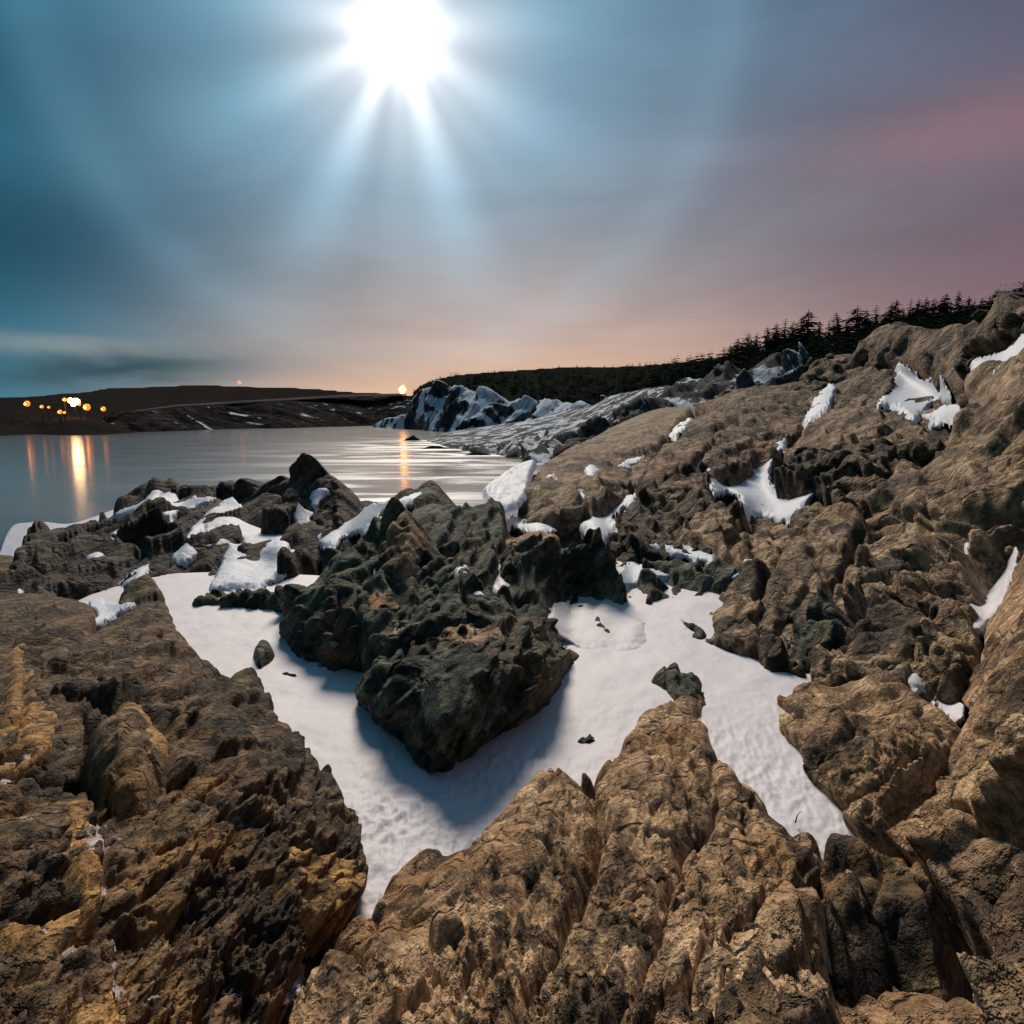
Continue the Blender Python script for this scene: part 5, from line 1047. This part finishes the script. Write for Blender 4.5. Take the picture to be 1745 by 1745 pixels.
# ------------------------------------------------------------------ lamps across the bay
M['lamp_orange'] = emit_mat('sodium_lamp_bloom', (1.0, 0.20, 0.012), 1.5)
M['lamp_core'] = emit_mat('sodium_lamp_bulb', (1.0, 0.34, 0.045), 18.0)
M['lamp_white'] = emit_mat('white_floodlight', (1.0, 0.55, 0.25), 30.0)
M['lamp_small'] = emit_mat('dim_lamp_bulb', (1.0, 0.45, 0.10), 3.0)
M['lamp_red'] = emit_mat('red_beacon_bloom', (1.0, 0.12, 0.06), 3.0)
def ball(name, mat, parent, z, rad, y=0.0, squash=1.0):
    V = []; Fc = []; n, m_ = 14, 9
    for i in range(m_ + 1):
        ph = math.pi * i / m_
        for j in range(n): V.append((rad * math.sin(ph) * math.cos(2 * math.pi * j / n), rad * math.sin(ph) * math.sin(2 * math.pi * j / n), rad * squash * math.cos(ph)))
    for i in range(m_):
        for j in range(n): Fc.append((i * n + j, (i + 1) * n + j, (i + 1) * n + (j + 1) % n, i * n + (j + 1) % n))
    me = raw_mesh(name, V, Fc, mat); me.polygons.foreach_set('use_smooth', [True] * len(Fc))
    o = bpy.data.objects.new(name, me); o.location = (0, y, z); o.parent = parent; COL.objects.link(o); return o
def post(name, mat, parent, z0, z1, r0, r1, n=8):
    V = [(math.cos(2 * math.pi * j / n) * r0, math.sin(2 * math.pi * j / n) * r0, z0) for j in range(n)] + [(math.cos(2 * math.pi * j / n) * r1, math.sin(2 * math.pi * j / n) * r1, z1) for j in range(n)]
    Fc = [(j, (j + 1) % n, n + (j + 1) % n, n + j) for j in range(n)]
    me = raw_mesh(name, V, Fc, mat); o = bpy.data.objects.new(name, me); o.parent = parent; COL.objects.link(o); return o
def lamp(label, px, py, Y, rpx, core, bloom, ph=None, corer=0.5, name='street_lamp', group='lamps across the bay'):
    c = at(px, py, Y); rad = 0.85 * rpx / F * Y  # radius takes in the bloom, far larger than a real lamp head
    hgt = ph if ph else rad * 2.6 + 3
    e_ = bpy.data.objects.new(name, None); COL.objects.link(e_); e_.location = (c[0], c[1], c[2] - hgt)
    tag(e_, label, 'lamp', group)
    post('pole', M['pole'], e_, -6.0, hgt, 0.5, 0.3)
    if bloom: ball('lamp_bloom', M[bloom], e_, hgt, rad, 0.0)  # glowing ball shaped as the lamp's bloom, a coloured ring round any core
    if core: ball('bulb_bloom', M[core], e_, hgt - rad * 0.12, rad * corer, -rad * (1.0 if bloom else 0.0))
    return e_
fl = lamp('bright white floodlight above the village across the bay', 126, 683, 655, 5.5, 'lamp_white', None, corer=1.0, name='floodlight')
for ox, oz, rr_ in ((-3.2, -1.0, 2.4), (2.6, -1.6, 2.6), (-0.8, -4.0, 2.3)):  # added glowing balls make the outline of the bloom uneven
    b_ = ball('bulb_bloom', M['lamp_white'], fl, 5.5 / F * 655 * 2.6 + 3 + oz, rr_); b_.location.x = ox
lamp('orange street lamp furthest out at the left end of the village', 46, 688, 640, 5.5, 'lamp_core', 'lamp_orange', corer=0.35)
lamp('orange lamp close below the white floodlight on its right', 148, 694, 660, 6.5, 'lamp_core', 'lamp_orange', corer=0.40)
lamp('rightmost orange lamp of the village', 176, 697, 690, 4.5, 'lamp_small', 'lamp_orange', corer=0.40)
lamp('lower pair of orange lamps below the floodlight, its left one', 102, 702, 630, 4.0, 'lamp_small', 'lamp_orange', corer=0.45)
lamp('lower pair of orange lamps below the floodlight, its right one', 110, 703, 630, 2.6, 'lamp_small', 'lamp_orange', corer=0.5)
lamp('small orange lamp touching the floodlight on its left', 110, 681, 660, 3.6, 'lamp_small', 'lamp_orange', corer=0.5)
lamp('faint amber lamp just under the floodlight', 135, 689, 650, 3.2, 'lamp_small', 'lamp_orange', corer=0.4)
lamp('small amber lamp between the leftmost lamp and the floodlight', 71, 693, 640, 3.2, 'lamp_small', 'lamp_orange', corer=0.45)
lamp('tiny yellowish lamp beside the small amber one', 83, 694, 640, 2.4, 'lamp_small', 'lamp_orange', corer=0.4)
lamp('big orange lamp on the plateau beside the snowy headland', 687, 664, 1150, 9.0, 'lamp_core', 'lamp_orange', corer=0.78)
lamp('red beacon on a thin mast on the far hilltop', 408, 652, 2350, 3.2, None, 'lamp_red', ph=22, name='beacon_mast')

# ------------------------------------------------------------------ twig in the snow
def twig(label, pts, r0):
    V = []; Fc = []; n = 5
    P_ = np.array(pts)
    for i, c in enumerate(P_):
        rr_ = r0 * (1 - 0.75 * i / (len(P_) - 1))
        for j in range(n): V.append((c[0] + rr_ * math.cos(j * 2 * math.pi / n), c[1] + rr_ * 0.6, c[2] + rr_ * math.sin(j * 2 * math.pi / n)))
    for i in range(len(P_) - 1):
        for j in range(n): Fc.append((i * n + j, i * n + (j + 1) % n, (i + 1) * n + (j + 1) % n, (i + 1) * n + j))
    return tag(build('twig', np.array(V), np.array(Fc), M['bark']), label, 'twig')
tY = g(1357, 1398, 2.08)[2]
twig('thin dark twig sticking up at the snow edge', [at(1356, 1402, tY), at(1358, 1393, tY), at(1361, 1387, tY), at(1366, 1382, tY)], 0.005)
tY = g(1172, 1065, 2.12)[2]
twig('dark dry twig lying on the snow by the big tan rock', [at(1196, 1069, tY), at(1184, 1066, tY), at(1172, 1063, tY), at(1160, 1056, tY)], 0.012)
